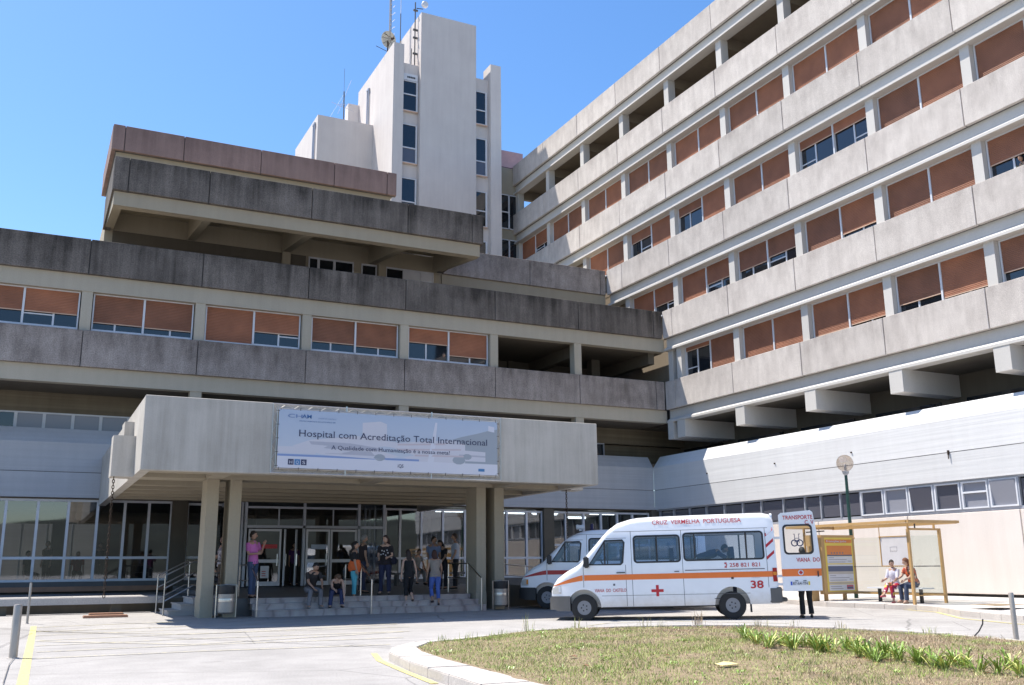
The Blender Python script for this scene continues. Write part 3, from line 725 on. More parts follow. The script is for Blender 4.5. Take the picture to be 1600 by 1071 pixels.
# terrace level: overhanging roof, set-back wall, pinkish upper storey
Y3 = 45.45
bm = bmesh.new(); box(bm, 1.95, 28.6, Y3+.2, 56.5, 12.9, 17.40); box(bm, 2.2, 18.3, 40.8, Y3+.2, 17.41, 17.6)
obj('set_back_wall', bm, M['cream'], ent)
bm = bmesh.new(); box(bm, 2.3, 11.2, Y3+.08, Y3+.198, 12.92, 16.5); obj('lower_wall', bm, M['soffit'], ent)
bm.free()
panels(TA, [1.86, 2.45, 5.65, 10.06, 14.58, 17.83, 18.44], 16.48, ent, M['panel_black'], h=1.44, w1=.18)
bm = bmesh.new(); box(bm, 1.95, 18.3, 40.35, 40.8, 15.88, 16.47); obj('roof_beam', bm, M['cream'], ent)
for u in (1.95, 5.55, 10.0, 14.45, 17.95):
    bm = bmesh.new(); ringmesh(bm, [[Vector(p) for p in ((x, 40.801, 15.89), (x, 40.801, 17.405), (x, 45.6, 17.405), (x, 45.6, 16.55))] for x in (u, u+.35)]); obj('roof_beam', bm, M['cream'], ent)
for u in (10.0, 14.92): bm = bmesh.new(); box(bm, u, u+.4, 45.35, 45.645, 12.9, 16.54); obj('column', bm, M['cream'], ent)
bm = bmesh.new()
T_l = Matrix.Translation((1.86, 0, 0)) @ Matrix.Rotation(-PI/2, 4, 'Z')   # faces -X, u = -Y
panels(T_l, [-45.6, -40.36], 16.48, ent, M['panel_black'], h=1.44, w1=.18)
T_r = Matrix.Translation((18.44, 0, 0)) @ Matrix.Rotation(PI/2, 4, 'Z')
panels(T_r, [40.36, 45.4], 16.48, ent, M['panel_black'], h=1.44, w1=.18)
T3 = Matrix.Translation((0, Y3, 0))
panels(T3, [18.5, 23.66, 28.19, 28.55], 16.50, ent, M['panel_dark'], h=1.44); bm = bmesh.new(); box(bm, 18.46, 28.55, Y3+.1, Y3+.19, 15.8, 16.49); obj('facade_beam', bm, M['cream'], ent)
for grp in ([11.35, 11.85, 12.66, 13.66], [14.07, 14.88], [15.36, 16.35, 17.33, 18.0]):
    for a, b in zip(grp[:-1], grp[1:]):
        bm = bmesh.new(); y = Y3+.1
        for c in ((a, a+.06, 15.2, 16.5), (b-.06, b, 15.2, 16.5), (a+.06, b-.06, 16.42, 16.5), (a+.06, b-.06, 15.2, 15.28)): box(bm, c[0], c[1], y, y+.098, c[2], c[3])
        wo = obj('window', bm, M['alu'], ent); bm = bmesh.new(); quad(bm, [(a+.06, y+.05, 15.28), (b-.06, y+.05, 15.28), (b-.06, y+.05, 16.42), (a+.06, y+.05, 16.42)])
        obj('pane', bm, M['glass'] if a < 16 else M['alu'], wo, recalc=False)
bm = bmesh.new(); box(bm, 2.15, 15.6, Y3+.3, 51.8, 16.9, 20.45); obj('upper_wall', bm, M['cream'], ent)
panels(T3, [1.92, 2.46, 5.11, 8.76, 12.47, 15.3, 15.83], 20.42, ent, M['panel_pink'], h=1.24)
T_l2 = Matrix.Translation((1.92, 0, 0)) @ Matrix.Rotation(-PI/2, 4, 'Z')
panels(T_l2, [-52, -48.8, -45.63], 20.42, ent, M['panel_pink'], h=1.24, w1=.18)
bm = bmesh.new(); box(bm, 2.0, 15.7, Y3+.17, 51.9, 20.43, 20.9); obj('roof_slab', bm, M['cream'], ent)
# terrace in front of the left glazing
bm = bmesh.new(); box(bm, -16.5, 4.05, 32.98, 33.4, .38, .58); 
obj('terrace_beam', bm, M['pave'], ent)
for k in range(8):
    bm = bmesh.new(); x1 = 4.05-2.55*k; box(bm, x1-2.53, x1, 33.75, 35.0, .50, .585); obj('terrace_slab', bm, M['pave'], ent)
bm = bmesh.new(); box(bm, -16.5, 13.5, 35.05, 41.75, .25, .54); obj('terrace_floor', bm, M['floor'], ent)
bm = bmesh.new()
for x in (-8.5, -4.2, -.6, 2.55): box(bm, x, x+.3, 33.1, 33.35, 0, .379)
box(bm, -16.5, 5.4, 33.9, 34.0, 0, .49)
obj('terrace_support', bm, M['soffit'], ent)
# vestibule: glazed box with doors
ves = thing('glazed_vestibule', 'white framed glass entrance porch with sliding doors at the top of the steps', 'entrance porch', (10, 38, .72))
bm = bmesh.new(); Yv = 38.0
X = [7.42, 7.5, 9.68, 9.76, 11.9, 12.0, 12.95]
for a, b, c, d in ((7.42, 7.52, .74, 4.03), (9.67, 9.77, .74, 4.03), (11.88, 11.98, .74, 4.03), (12.93, 13.03, .74, 4.03), (7.3, 7.36, .74, 4.03)): box(bm, a, b, Yv, Yv+.12, c, d)
box(bm, 7.2, 13.1, Yv-.03, Yv+.16, 3.9, 4.05); box(bm, 7.53, 11.87, Yv+.01, Yv+.1, 3.66, 3.74); box(bm, 7.53, 12.92, Yv, Yv+.12, 2.92, 3.02)
for x in (8.7, 10.85): box(bm, x, x+.05, Yv+.03, Yv+.09, 3.02, 3.66)
for x in (7.42, 12.95):
    for y in (39.2, 40.5): box(bm, x, x+.08, y, y+.08, .74, 4.0)
box(bm, 7.2, 7.3, Yv-.02, 41.8, 3.9, 4.05); box(bm, 12.98, 13.08, Yv+.17, 41.8, 3.9, 4.05)
box(bm, 7.3, 12.97, Yv+.17, 41.8, 3.98, 4.06)
obj('frame', bm, M['alu_grey'], ves)
def leaf(x0, x1, y, parent, rot=0):
    bm = bmesh.new(); f = .07; z0, z1 = .76, 2.88
    for c in ((x0, x0+f, z0, z1), (x1-f, x1, z0, z1), (x0+f, x1-f, z0, z0+.16), (x0+f, x1-f, z1-.08, z1), (x0+f, x1-f, 1.62, 1.74)): box(bm, c[0], c[1], y, y+.05, c[2], c[3])
    T = Matrix.Identity(4)
    if rot: T = Matrix.Translation((x0, y, 0)) @ Matrix.Rotation(R(rot), 4, 'Z') @ Matrix.Translation((-x0, -y, 0))
    d = obj('door', bm, M['alu'], parent, T)
    bm = bmesh.new(); quad(bm, [(x0+f, y+.025, .92), (x1-f, y+.025, .92), (x1-f, y+.025, 1.62), (x0+f, y+.025, 1.62)]); quad(bm, [(x0+f, y+.025, 1.74), (x1-f, y+.025, 1.74), (x1-f, y+.025, 2.8), (x0+f, y+.025, 2.8)])
    obj('pane', bm, M['glass_c'], d, T, recalc=False)
    bm = bmesh.new(); box(bm, x1-.16, x1-.12, y-.05, y-.003, 1.5, 1.95); obj('handle', bm, M['steel'], d, T)
leaf(7.6, 8.85, Yv+.03, ves); leaf(9.0, 9.3, Yv+.03, ves, 70); leaf(9.5, 9.66, Yv+.3, ves, 60)
leaf(9.8, 10.75, Yv-.03, ves); leaf(10.8, 11.86, Yv+.05, ves)
bm = bmesh.new(); 
for c in ((7.53, 9.66, 3.02, 3.66), (9.78, 11.87, 3.02, 3.66), (12.0, 12.92, .8, 3.9), (7.53, 9.66, 3.74, 3.9), (9.78, 11.87, 3.74, 3.9)): quad(bm, [(c[0], Yv+.06, c[2]), (c[1], Yv+.06, c[2]), (c[1], Yv+.06, c[3]), (c[0], Yv+.06, c[3])])
for x in (7.46, 12.99): quad(bm, [(x, Yv+.1, .76), (x, 41.8, .76), (x, 41.8, 3.9), (x, Yv+.1, 3.9)])
obj('fixed_glass', bm, M['glass_c'], ves, recalc=False)
bm = bmesh.new(); box(bm, 8.1, 8.7, Yv+.012, Yv+.02, 2.15, 2.3, 0); box(bm, 10.0, 10.6, Yv-.045, Yv-.04, 2.12, 2.3, 1); box(bm, 8.1, 8.42, Yv+.012, Yv+.02, 1.05, 1.5, 2)
for z in (1.12, 1.2, 1.28): box(bm, 8.15, 8.3, Yv+.005, Yv+.01, z, z+.03, 0)
obj('door_notice', bm, [M['red'], flat('pale_blue_notice', (.35, .42, .52)), M['alu']], ves)
# ------------------------------------------------------------------ tower
tow = thing('lift_tower', 'tall windowed tower in pale pinkish render rising behind the entrance block', 'tower', (23, 60, 12))
bm = bmesh.new(); box(bm, 21.03, 25.12, 55.95, 61, 12, 38.48); obj('central_shaft', bm, M['tower'], tow)
bm = bmesh.new(); box(bm, 19.13, 19.85, 56.0, 56.8, 12, 35.78); box(bm, 19.13, 19.35, 56.801, 63.9, 12, 35.78); obj('left_fin_wall', bm, M['tower'], tow)
bm = bmesh.new(); box(bm, 26.25, 27.05, 56.0, 57.2, 12, 35.82); obj('right_fin_wall', bm, M['tower'], tow)
bm = bmesh.new(); box(bm, 19.36, 21.029, 56.42, 63.8, 12, 34.65); box(bm, 25.121, 26.249, 56.42, 63, 12, 34.75); box(bm, 21.031, 25.119, 61.001, 63.8, 12, 34.65); box(bm, 26.25, 27.04, 57.201, 62, 12, 34.7)
obj('recessed_wall', bm, M['tower'], tow)
bm = bmesh.new(); box(bm, 15.22, 19.129, 60.15, 66.4, 14, 31.52); obj('lower_annex', bm, M['tower'], tow)
bm = bmesh.new(); box(bm, 18.3, 19.12, 63.6, 64.4, 31.5, 34.6); obj('roof_stub', bm, M['tower'], tow)
bm = bmesh.new(); box(bm, 27.05, 28.95, 57.4, 60, 12, 28.9); obj('link_wall', bm, M['cream'], tow)
bm = bmesh.new(); box(bm, 27.06, 29.45, 57.45, 60.5, 28.96, 30.22); obj('link_parapet', bm, M['pink_wall'], tow)
bm = bmesh.new(); box(bm, 27.055, 29.5, 57.42, 60.55, 28.83, 28.958); obj('link_trim', bm, M['maroon'], tow)
def twin(a, b, z0, z1, y, sp, low='glass_grey', sill=True):
    bm = bmesh.new(); f = .055
    for c in ((a, a+f, z0, z1), (b-f-.06, b, z0, z1), (a+f, b-f-.06, z0, z0+f), (a+f, b-f-.06, z1-f, z1), (a+f, b-f-.06, sp-.04, sp+.04)): box(bm, c[0], c[1], y-.05, y+.05, c[2], c[3])
    wo = obj('window', bm, M['alu'], tow)
    for c, d, m_ in ((z0+f, sp-.04, low), (sp+.04, z1-f, 'glass')):
        bm = bmesh.new(); quad(bm, [(a+f, y, c), (b-f-.06, y, c), (b-f-.06, y, d), (a+f, y, d)]); obj('pane', bm, M[m_], wo, recalc=False)
    bm = bmesh.new(); box(bm, a-.02, b+.02, y-.12, y-.051, z0-.09, z0-.005); obj('sill', bm, M['rail'], wo)
yw = 56.36
for z0, z1, sp, lw in ((31.15, 33.35, 32.35, 'glass'), (27.42, 30.18, 28.5, 'glass_grey'), (23.7, 26.35, 24.7, 'glass'), (20, 22.6, 21, 'glass')):
    twin(19.9, 20.98, z0, z1, yw, sp, lw)
for z0, z1, sp, lw in ((31.24, 33.72, 32.3, 'glass'), (27.46, 30.19, 28.5, 'glass_grey'), (23.78, 26.3, 24.9, 'glass'), (20.0, 22.76, 21, 'glass'), (16.9, 19.1, 18, 'glass')):
    twin(25.17, 26.1, z0, z1, yw, sp, lw)
for z0, z1 in ((24.3, 26.85), (20.6, 23.54)):
    y = 57.34
    bm = bmesh.new()
    for c in ((27.1, 27.16, z0, z1), (28.9, 28.95, z0, z1), (28.2, 28.3, z0, z1), (27.16, 28.9, z0, z0+.06), (27.16, 28.9, z1-.06, z1), (27.16, 28.2, z0+1.2, z0+1.28)): box(bm, c[0], c[1], y-.04, y+.05, c[2], c[3])
    wo = obj('window', bm, M['alu'], tow); bm = bmesh.new(); quad(bm, [(27.16, y+.02, z0), (28.9, y+.02, z0), (28.9, y+.02, z1), (27.16, y+.02, z1)]); obj('pane', bm, M['glass'], wo, recalc=False)
bm = bmesh.new(); box(bm, 19.92, 20.96, 56.3, 56.4, 33.38, 33.85)
sg = obj('sign_board', bm, M['alu'], tow); bm = bmesh.new()
for k in range(5): box(bm, 20.2+.12*k, 20.29+.12*k, 56.28, 56.298, 33.54, 33.66)
obj('sign_mark', bm, M['black'], sg)
for x, y, z0, z1 in ((19.06, 61.12, 31.5, 34.67), (15.15, 60.66, 27, 31.0)):
    bm = bmesh.new(); tube(bm, [(x, y, z0), (x, y, z1)], .05, 8); tube(bm, [(x, y+.35, z0), (x, y+.35, z1)], .05, 8); box(bm, x-.06, x+.05, y-.08, y+.43, z1, z1+.12); obj('drain_pipe', bm, M['alu_grey'], tow)
# aerials on the tower
t = thing('lattice_mast', 'tall lattice radio mast standing on the tower roof behind the dish', 'mast', (19.9, 59.2, 34.6))
bm = bmesh.new()
for k in range(3):
    a = 2*PI*k/3; tube(bm, [(19.9+.07*math.cos(a), 59.2+.07*math.sin(a), 34.6), (19.9+.07*math.cos(a), 59.2+.07*math.sin(a), 46)], .028, 6)
for k in range(28):
    for q in range(3):
        a, b = 2*PI*q/3, 2*PI*((q+1) % 3)/3; z = 34.8+.4*k
        tube(bm, [(19.9+.07*math.cos(a), 59.2+.07*math.sin(a), z), (19.9+.07*math.cos(b), 59.2+.07*math.sin(b), z+.4)], .014, 4)
obj('lattice', bm, M['pole_steel'], t)
bm = bmesh.new()
for k in range(9): tube(bm, [(20.03, 59.2, 37.6+.55*k), (20.22, 59.1, 37.8+.55*k)], .012, 4)
obj('step_rungs', bm, M['pole_steel'], t)
t = thing('satellite_dish', 'round mesh satellite dish on the edge of the tower roof', 'satellite dish', (19.5, 58.4, 36))
bm = bmesh.new(); prof = [(.02, .16), (.2, .145), (.38, .10), (.52, .04), (.6, 0), (.585, -.01), (.5, .02), (.36, .08), (.18, .125), (.02, .14)]
lathe(bm, prof, 28, 'z'); T = Matrix.Translation((19.5, 58.3, 37.25)) @ Matrix.Rotation(R(105), 4, 'Z') @ Matrix.Rotation(R(76), 4, 'Y'); obj('reflector', bm, flat('dish_cream', (.62, .6, .52)), t, T, sm=40)
bm = bmesh.new(); tube(bm, [(0, 0, .5), (.55, 0, .0)], .015, 5); tube(bm, [(0, 0, .5), (-.3, .45, .0)], .015, 5); tube(bm, [(0, 0, .5), (-.3, -.45, .0)], .015, 5); lathe(bm, [(.09, .42), (.11, .5), (.07, .62)], 12)
for k in range(8): tube(bm, [(.05*math.cos(k*PI/4), .05*math.sin(k*PI/4), .165), (.57*math.cos(k*PI/4), .57*math.sin(k*PI/4), .03)], .013, 4)
T2 = T @ Matrix.Rotation(PI, 4, 'X'); obj('feed', bm, M['rust'], t, T2)
bm = bmesh.new(); tube(bm, [(19.5, 58.5, 35.7), (19.5, 58.45, 37.2)], .05); tube(bm, [(18.6, 58.3, 36.55), (19.5, 58.45, 36.4)], .02); obj('bracket', bm, M['rust'], t)
t = thing('whip_aerial', 'thin white whip aerial with a dark lower half beside the lattice mast', 'aerial', (20.95, 60, 34.6))
bm = bmesh.new(); tube(bm, [(20.95, 60, 34.6), (20.95, 60, 40.6)], .035); obj('lower_tube', bm, M['dkgrey'], t); bm = bmesh.new(); tube(bm, [(20.95, 60, 40.6), (20.95, 60, 45)], .028, r2=.015); obj('upper_rod', bm, M['alu'], t)
t = thing('microwave_link', 'pole with clamps and a small white drum aerial at the corner of the tower shaft', 'aerial', (20.95, 56.7, 34.7))
bm = bmesh.new(); tube(bm, [(20.85, 56.7, 34.7), (20.85, 56.7, 39.6)], .045); tube(bm, [(20.6, 56.7, 34.7), (20.62, 56.7, 36)], .03)
for z in (35.6, 36.8, 37.4, 38.9): box(bm, 20.7, 21.02, 56.62, 56.72, z, z+.12)
obj('pole', bm, M['dkgrey'], t); bm = bmesh.new(); lathe(bm, [(.05, 0), (.24, .02), (.24, .16), (.2, .22), (.02, .25)], 20, 'y'); obj('drum', bm, M['alu'], t, Matrix.Translation((21.4, 56.4, 39.35)) @ Matrix.Rotation(PI, 4, 'Z'), sm=40)
bm = bmesh.new(); tube(bm, [(20.9, 56.6, 39.1), (21.35, 56.5, 39.1)], .03); obj('arm', bm, M['rust'], t)
t = thing('tv_aerial', 'small television aerial with thin crossed elements on the lower roof left of the tower', 'aerial', (17.55, 62, 31.5))
bm = bmesh.new(); tube(bm, [(17.55, 62, 31.5), (17.5, 62, 34.6)], .045); tube(bm, [(17.5, 62, 34.6), (17.48, 62, 36.4)], .012, 5); obj('pole', bm, M['dkgrey'], t)
bm = bmesh.new(); tube(bm, [(16.6, 62, 33.6), (18.3, 62, 33.2)], .014, 5); tube(bm, [(17.1, 62, 32.8), (18.0, 62, 35.6)], .014, 5); tube(bm, [(17.0, 61.5, 33.3), (18.2, 62.5, 33.9)], .012, 5)
for k in range(6): tube(bm, [(17.2+.12*k, 61.7, 33.5), (17.2+.12*k, 62.3, 33.5)], .01, 4)
tube(bm, [(17.5, 62, 34.4), (16.1, 62, 31.52)], .008, 4); obj('elements', bm, M['alu_grey'], t)
# ------------------------------------------------------------------ entrance canopy
can = thing('entrance_canopy', 'massive stained concrete entrance canopy on paired square pillars above the steps', 'canopy', (9.2, 28, .1))
zc, zt, xa, xb, yf = 3.85, 5.78, 2.45, 15.95, 26.2
bm = bmesh.new(); box(bm, xa, xb, yf, yf+.22, zc, zt); bmesh.ops.bevel(bm, geom=bm.edges[:], offset=.015, segments=1, affect='EDGES'); obj('front_fascia', bm, M['canopy'], can)
bm = bmesh.new(); box(bm, xa, xa+.25, yf+.221, 41.5, zc, zt-.02); obj('side_fascia', bm, M['canopy'], can); bm = bmesh.new(); box(bm, xb-.25, xb, yf+.221, 41.5, zc, zt-.02); obj('side_fascia', bm, M['canopy'], can)
bm = bmesh.new(); box(bm, xa+.251, xb-.251, yf+.221, 41.5, zc+.5, zc+.75); obj('roof_slab', bm, M['soffit'], can)
for y, w_ in ((yf+.23, .55), (28.37, .8), (31.0, .3), (32.6, .3), (34.2, .3), (35.8, .3), (37.3, .3)):
    bm = bmesh.new(); box(bm, xa+.252, xb-.252, y, y+w_, zc+.01, zc+.499); obj('ceiling_beam', bm, M['cream'], can)
for x in (4.4, 13.3, 8.9): bm = bmesh.new(); box(bm, x, x+.45, yf+.785, 28.365, zc+.012, zc+.497); obj('ceiling_rib', bm, M['cream'], can)
for x0, x1 in ((4.45, 4.79), (5.09, 5.42), (12.74, 13.07), (13.37, 13.71)):
    bm = bmesh.new(); box(bm, x0, x1, 28.37, 29.2, .1, zc+.01); box(bm, x0-.012, x1+.012, 28.358, 29.212, .05, .62)
    bmesh.ops.bevel(bm, geom=bm.edges[:], offset=.01, segments=1, affect='EDGES'); obj('pillar', bm, M['cream'], can)
for s, x0, x1 in ((0, 1.88, 2.448), (1, 15.952, 16.42)):
    bm = bmesh.new()
    if s == 0: box(bm, x0, x1, 27.95, 28.6, 3.82, 4.92)
    else: box(bm, x0, x1, 27.95, 28.6, 3.82, 3.98)
    obj('spout_box', bm, M['canopy'], can)
bm = bmesh.new(); box(bm, 2.2, 2.447, 28.8, 29.6, 3.9, 5.42); obj('spout_box', bm, M['canopy'], can)
def chain(x, y, z0, z1, label):
    bm = bmesh.new(); z = z1; k = 0
    while z > z0:
        n = 10; rings = []
        for i in range(n):
            a = 2*PI*i/n; c = Vector(((.028*math.cos(a)) if k % 2 else 0, 0 if k % 2 else .028*math.cos(a), .05*math.sin(a)))
            d = Vector(((-.028*math.sin(a)) if k % 2 else 0, 0 if k % 2 else -.028*math.sin(a), .05*math.cos(a))).normalized()
            s = Vector((0, 1, 0)) if k % 2 else Vector((1, 0, 0)); t_ = d.cross(s)
            rings.append([Vector((x, y, z-.05))+c+s*.011*math.cos(q*PI/2)+t_*.011*math.sin(q*PI/2) for q in range(4)])
        ringmesh(bm, rings+[rings[0]], cap=False); z -= .078; k += 1
    tag(obj('rain_chain', bm, M['rust']), label, 'chain', 'rain chains hanging from the canopy spouts')
chain(1.97, 28.0, .75, 3.82, 'rusty rain chain hanging from the left canopy spout in front of the glazing')
chain(15.92, 28.2, .7, 3.85, 'rusty rain chain hanging from the right end of the canopy above the parked vans')
# banner on its truss frame
ban = thing('printed_banner', 'blue and white printed hospital banner laced into a wire truss frame on the canopy front', 'banner', (9.1, 26.1, 3.88))
def bp(x, z, d): return (x, 26.13-d, z)
bm = bmesh.new(); x0, x1, z0, z1 = 5.70, 12.52, 3.88, 5.75
for a, b in (((x0, z0), (x1, z0)), ((x0, z1), (x1, z1)), ((x0, z0), (x0, z1)), ((x1, z0), (x1, z1)), ((x0+.12, z0+.12), (x1-.12, z0+.12)), ((x0+.12, z1-.12), (x1-.12, z1-.12)), ((x0+.12, z0+.12), (x0+.12, z1-.12)), ((x1-.12, z0+.12), (x1-.12, z1-.12))):
    tube(bm, [bp(*a, .02), bp(*b, .02)], .011, 6)
n = 36
for k in range(n):
    a, b = x0+(x1-x0)*k/n, x0+(x1-x0)*(k+1)/n; s = k % 2
    for zz in ((z0, z0+.12), (z1, z1-.12)): tube(bm, [bp(a, zz[s], .02), bp(b, zz[1-s], .02)], .006, 4)
for k in range(10):
    a, b = z0+(z1-z0)*k/10, z0+(z1-z0)*(k+1)/10; s = k % 2
    for xx in ((x0, x0+.12), (x1, x1-.12)): tube(bm, [bp(xx[s], a, .02), bp(xx[1-s], b, .02)], .006, 4)
for x in (7.75, 10.3): tube(bm, [bp(x, z1-.13, .02), bp(x, z1+.04, .02)], .02, 6); tube(bm, [bp(x, z0-.02, .02), bp(x, z0+.13, .02)], .02, 6)
obj('truss_frame', bm, M['steel'], ban)
BX0, BX1, BZ0, BZ1 = 5.86, 12.40, 4.02, 5.61
def bw(x, z): return .0015*math.sin(x*2.1+z*3)+.002*math.sin(x*5.7-z*3)*max(0, 4.5-z)
bm = bmesh.new(); nx, nz = 90, 24
def sheet(bm, xA, xB, zA, zB, d, mi, nx=60, nz=8):
    g = [[bm.verts.new(bp(xA+(xB-xA)*i/nx, zA+(zB-zA)*j/nz, .035+d+bw(xA+(xB-xA)*i/nx, zA+(zB-zA)*j/nz))) for i in range(nx+1)] for j in range(nz+1)]
    for j in range(nz):
        for i in range(nx): bm.faces.new((g[j][i], g[j][i+1], g[j+1][i+1], g[j+1][i])).material_index = mi
def patch(bm, pts, d, mi):
    for t_ in tessellate_polygon([[Vector((p[0], p[1], 0)) for p in pts]]):
        quad_ = [bm.verts.new(bp(pts[i][0], pts[i][1], .035+d+bw(*pts[i]))) for i in t_]; bm.faces.new(quad_).material_index = mi
def vinyl(name, top, bot=None):
    m, nt, b = newmat(name); b.inputs['Roughness'].default_value = .45
    if bot:
        s = N(nt, 'ShaderNodeSeparateXYZ'); g = N(nt, 'ShaderNodeNewGeometry'); nt.links.new(g.outputs['Position'], s.inputs[0])
        mr = N(nt, 'ShaderNodeMapRange'); mr.inputs[1].default_value = 4.4; mr.inputs[2].default_value = 5.6; nt.links.new(s.outputs['Z'], mr.inputs[0])
        nt.links.new(mix(nt, mr.outputs[0], bot, top), b.inputs['Base Color'])
    else: b.inputs['Base Color'].default_value = (*top, 1)
    return m
vm = [vinyl('banner_sky_print', (.37, .44, .56), (.47, .51, .58)), vinyl('banner_white_print', (.58, .58, .64)), vinyl('banner_blue_line', (.20, .28, .50)), vinyl('banner_pale_building', (.54, .53, .58)), vinyl('banner_grey_building', (.40, .40, .46)), vinyl('banner_hill', (.30, .33, .37)), vinyl('banner_pink', (.50, .43, .46)), vinyl('banner_navy', (.03, .035, .09)), vinyl('banner_logo_blue', (.04, .12, .30)), vinyl('banner_light_logo', (.17, .24, .42))]
def bu(u, v): return (BX0+(BX1-BX0)*u, BZ0+(BZ1-BZ0)*v)
sheet(bm, BX0, BX1, BZ0, BZ1, 0, 0, 100, 20)
W_, H_ = BX1-BX0, BZ1-BZ0
sheet(bm, BX0, BX1, BZ0, BZ0+H_*.20, .001, 1, 100, 5); sheet(bm, BX0, BX0+W_*.62, BZ0+H_*.20, BZ0+H_*.235, .002, 2, 60, 1)
P = lambda l, d, mi: patch(bm, [bu(*q) for q in l], d, mi)
P([(.76, .2), (1, .2), (1, .86), (.95, .82), (.9, .76), (.82, .68), (.76, .6)], .001, 5)
P([(.0, .25), (.16, .25), (.16, .38), (.0, .36)], .0015, 3)
P([(.06, .38), (.14, .5), (.34, .60), (.52, .52), (.78, .62), (.84, .55), (.84, .2), (.5, .2), (.2, .24), (.13, .30)], .0015, 3)
P([(.36, .55), (.36, .84), (.44, .88), (.47, .84), (.47, .55)], .0018, 3)
P([(.13, .47), (.3, .47), (.45, .40), (.45, .35), (.15, .36)], .002, 4); P([(.17, .34), (.40, .34), (.42, .26), (.2, .27)], .0022, 4)
P([(.52, .50), (.8, .56), (.8, .53), (.52, .47)], .002, 6); P([(.52, .41), (.82, .46), (.82, .43), (.52, .38)], .002, 6); P([(.6, .32), (.86, .34), (.86, .31), (.6, .29)], .002, 6)
P([(.66, .2), (.69, .2), (.705, .92), (.695, .92)], .0022, 1); P([(.80, .24), (.94, .24), (.94, .42), (.80, .44)], .0019, 3); P([(.81, .36), (.94, .35), (.94, .32), (.81, .33)], .0024, 4); P([(.955, .82), (.985, .80), (.985, .9), (.955, .92)], .002, 1)
for cx, cy, r0 in ((.44, .24, .028), (.81, .25, .035), (.85, .32, .025)):
    P([(cx+r0*math.cos(a)*.9, cy+r0*math.sin(a)*2.2) for a in [2*PI*k/10 for k in range(10)]], .0026, 5)
obj('vinyl_sheet', bm, vm, ban, recalc=False)
bm = bmesh.new()
def T_(s, u, v, h, mi, bold=0, width=None, anchor='l', serif=False):
    ox, oz = bu(u, v)
    put_text(bm, s, h, lambda a, b: bp(ox+a, oz+b, .046+bw(ox+a, oz+b)), bold, width, mi=mi, anchor=anchor, serif=serif)
T_('Hospital com Acreditação Total Internacional', .085, .545, .19, 0, 0, W_*.865, serif=True)
T_('A Qualidade com Humanização é a nossa meta!', .225, .345, .118, 0, 0, W_*.54, serif=True)
T_('CH', .037, .86, .10, 2, .01, .40); T_('AM', .097, .86, .11, 1, .01, .26)
T_('CENTRO HOSPITALAR DO ALTO MINHO EPE', .085, .80, .032, 1, 0, W_*.155); T_('VIANA DO CASTELO', .165, .86, .034, 2, 0, W_*.078)
T_('iQS', .522, .075, .10, 0, 0, .17)
obj('lettering', bm, [vm[7], vm[8], vm[9]], ban, recalc=False)
bm = bmesh.new()
for k, (mi) in enumerate((0, 1, 0)):
    a = bu(.045+.027*k, .055); patch(bm, [a, (a[0]+.155, a[1]), (a[0]+.155, a[1]+.155), (a[0], a[1]+.155)], .006, mi)
    put_text(bm, 'HQS'[k], .09, lambda p, q: bp(a[0]+.038+p, a[1]+.03+q, .044+bw(a[0]+p, a[1]+q)), 0, .08, mi=2)
a = bu(.905, .06); patch(bm, [a, (a[0]+.2, a[1]), (a[0]+.2, a[1]+.08), (a[0], a[1]+.08)], .006, 1)
obj('logo', bm, [vm[7], vinyl('logo_mid_blue', (.05, .18, .38)), vm[1]], ban, recalc=False)
bm = bmesh.new()
for k in range(13): x = BX0+.05+(W_-.1)*k/12; tube(bm, [bp(x, BZ1-.02, .045), bp(x, BZ1+.06, .03)], .008, 5); tube(bm, [bp(x, BZ0+.02, .045), bp(x, BZ0-.06, .03)], .008, 5)
for k in range(5): z = BZ0+.05+(H_-.1)*k/4; tube(bm, [bp(BX0+.02, z, .045), bp(BX0-.06, z, .03)], .008, 5); tube(bm, [bp(BX1-.02, z, .045), bp(BX1+.06, z, .03)], .008, 5)
obj('lacing', bm, M['dkgrey'], ban)
# ------------------------------------------------------------------ entrance steps, side stair, ramp, rails
stp = thing('entrance_steps', 'three worn marble steps up to the entrance platform under the canopy', 'steps', (9.4, 28.6, .1))
for k, (z0, z1, xr) in enumerate(((.07, .26, 12.9), (.26, .42, 12.78), (.42, .57, 12.65))):
    bm = bmesh.new(); y = 28.0+.32*k; xs_ = [5.86, 7.5, 9.2, 10.9, xr]
    for a, b in zip(xs_[:-1], xs_[1:]): box(bm, a+.002, b-.002, y, y+.34, z0, z1-.03); box(bm, a+.002, b-.002, y-.02, y+.36, z1-.029, z1)
    obj('step', bm, M['marble'], stp)
bm = bmesh.new()
v = [(5.45, 28.98, .565), (12.7, 28.98, .565), (12.7, 29.3, .57), (16.5, 29.9, .6), (16.5, 41.7, .76), (5.45, 41.7, .76)]
bot = [bm.verts.new((a, b, .02)) for a, b, c in v]; top = [bm.verts.new(p) for p in v]
bm.faces.new(top); bm.faces.new(bot[::-1])
for k in range(6): bm.faces.new((bot[k], bot[(k+1) % 6], top[(k+1) % 6], top[k]))
obj('platform', bm, M['floor'], stp)
sst = thing('side_stair', 'small pale side stair of three steps climbing right behind the left pillars', 'steps', (4.6, 31, .1))
for k in range(3):
    bm = bmesh.new(); x = 3.85+.33*k; box(bm, x, x+.33 if k < 2 else 5.45, 30.0, 31.9, .05, .22+.17*k); box(bm, x-.03, x+.34 if k < 2 else 5.45, 29.97, 31.93, .221+.17*k, .25+.17*k)
    obj('step', bm, M['pave'], sst)
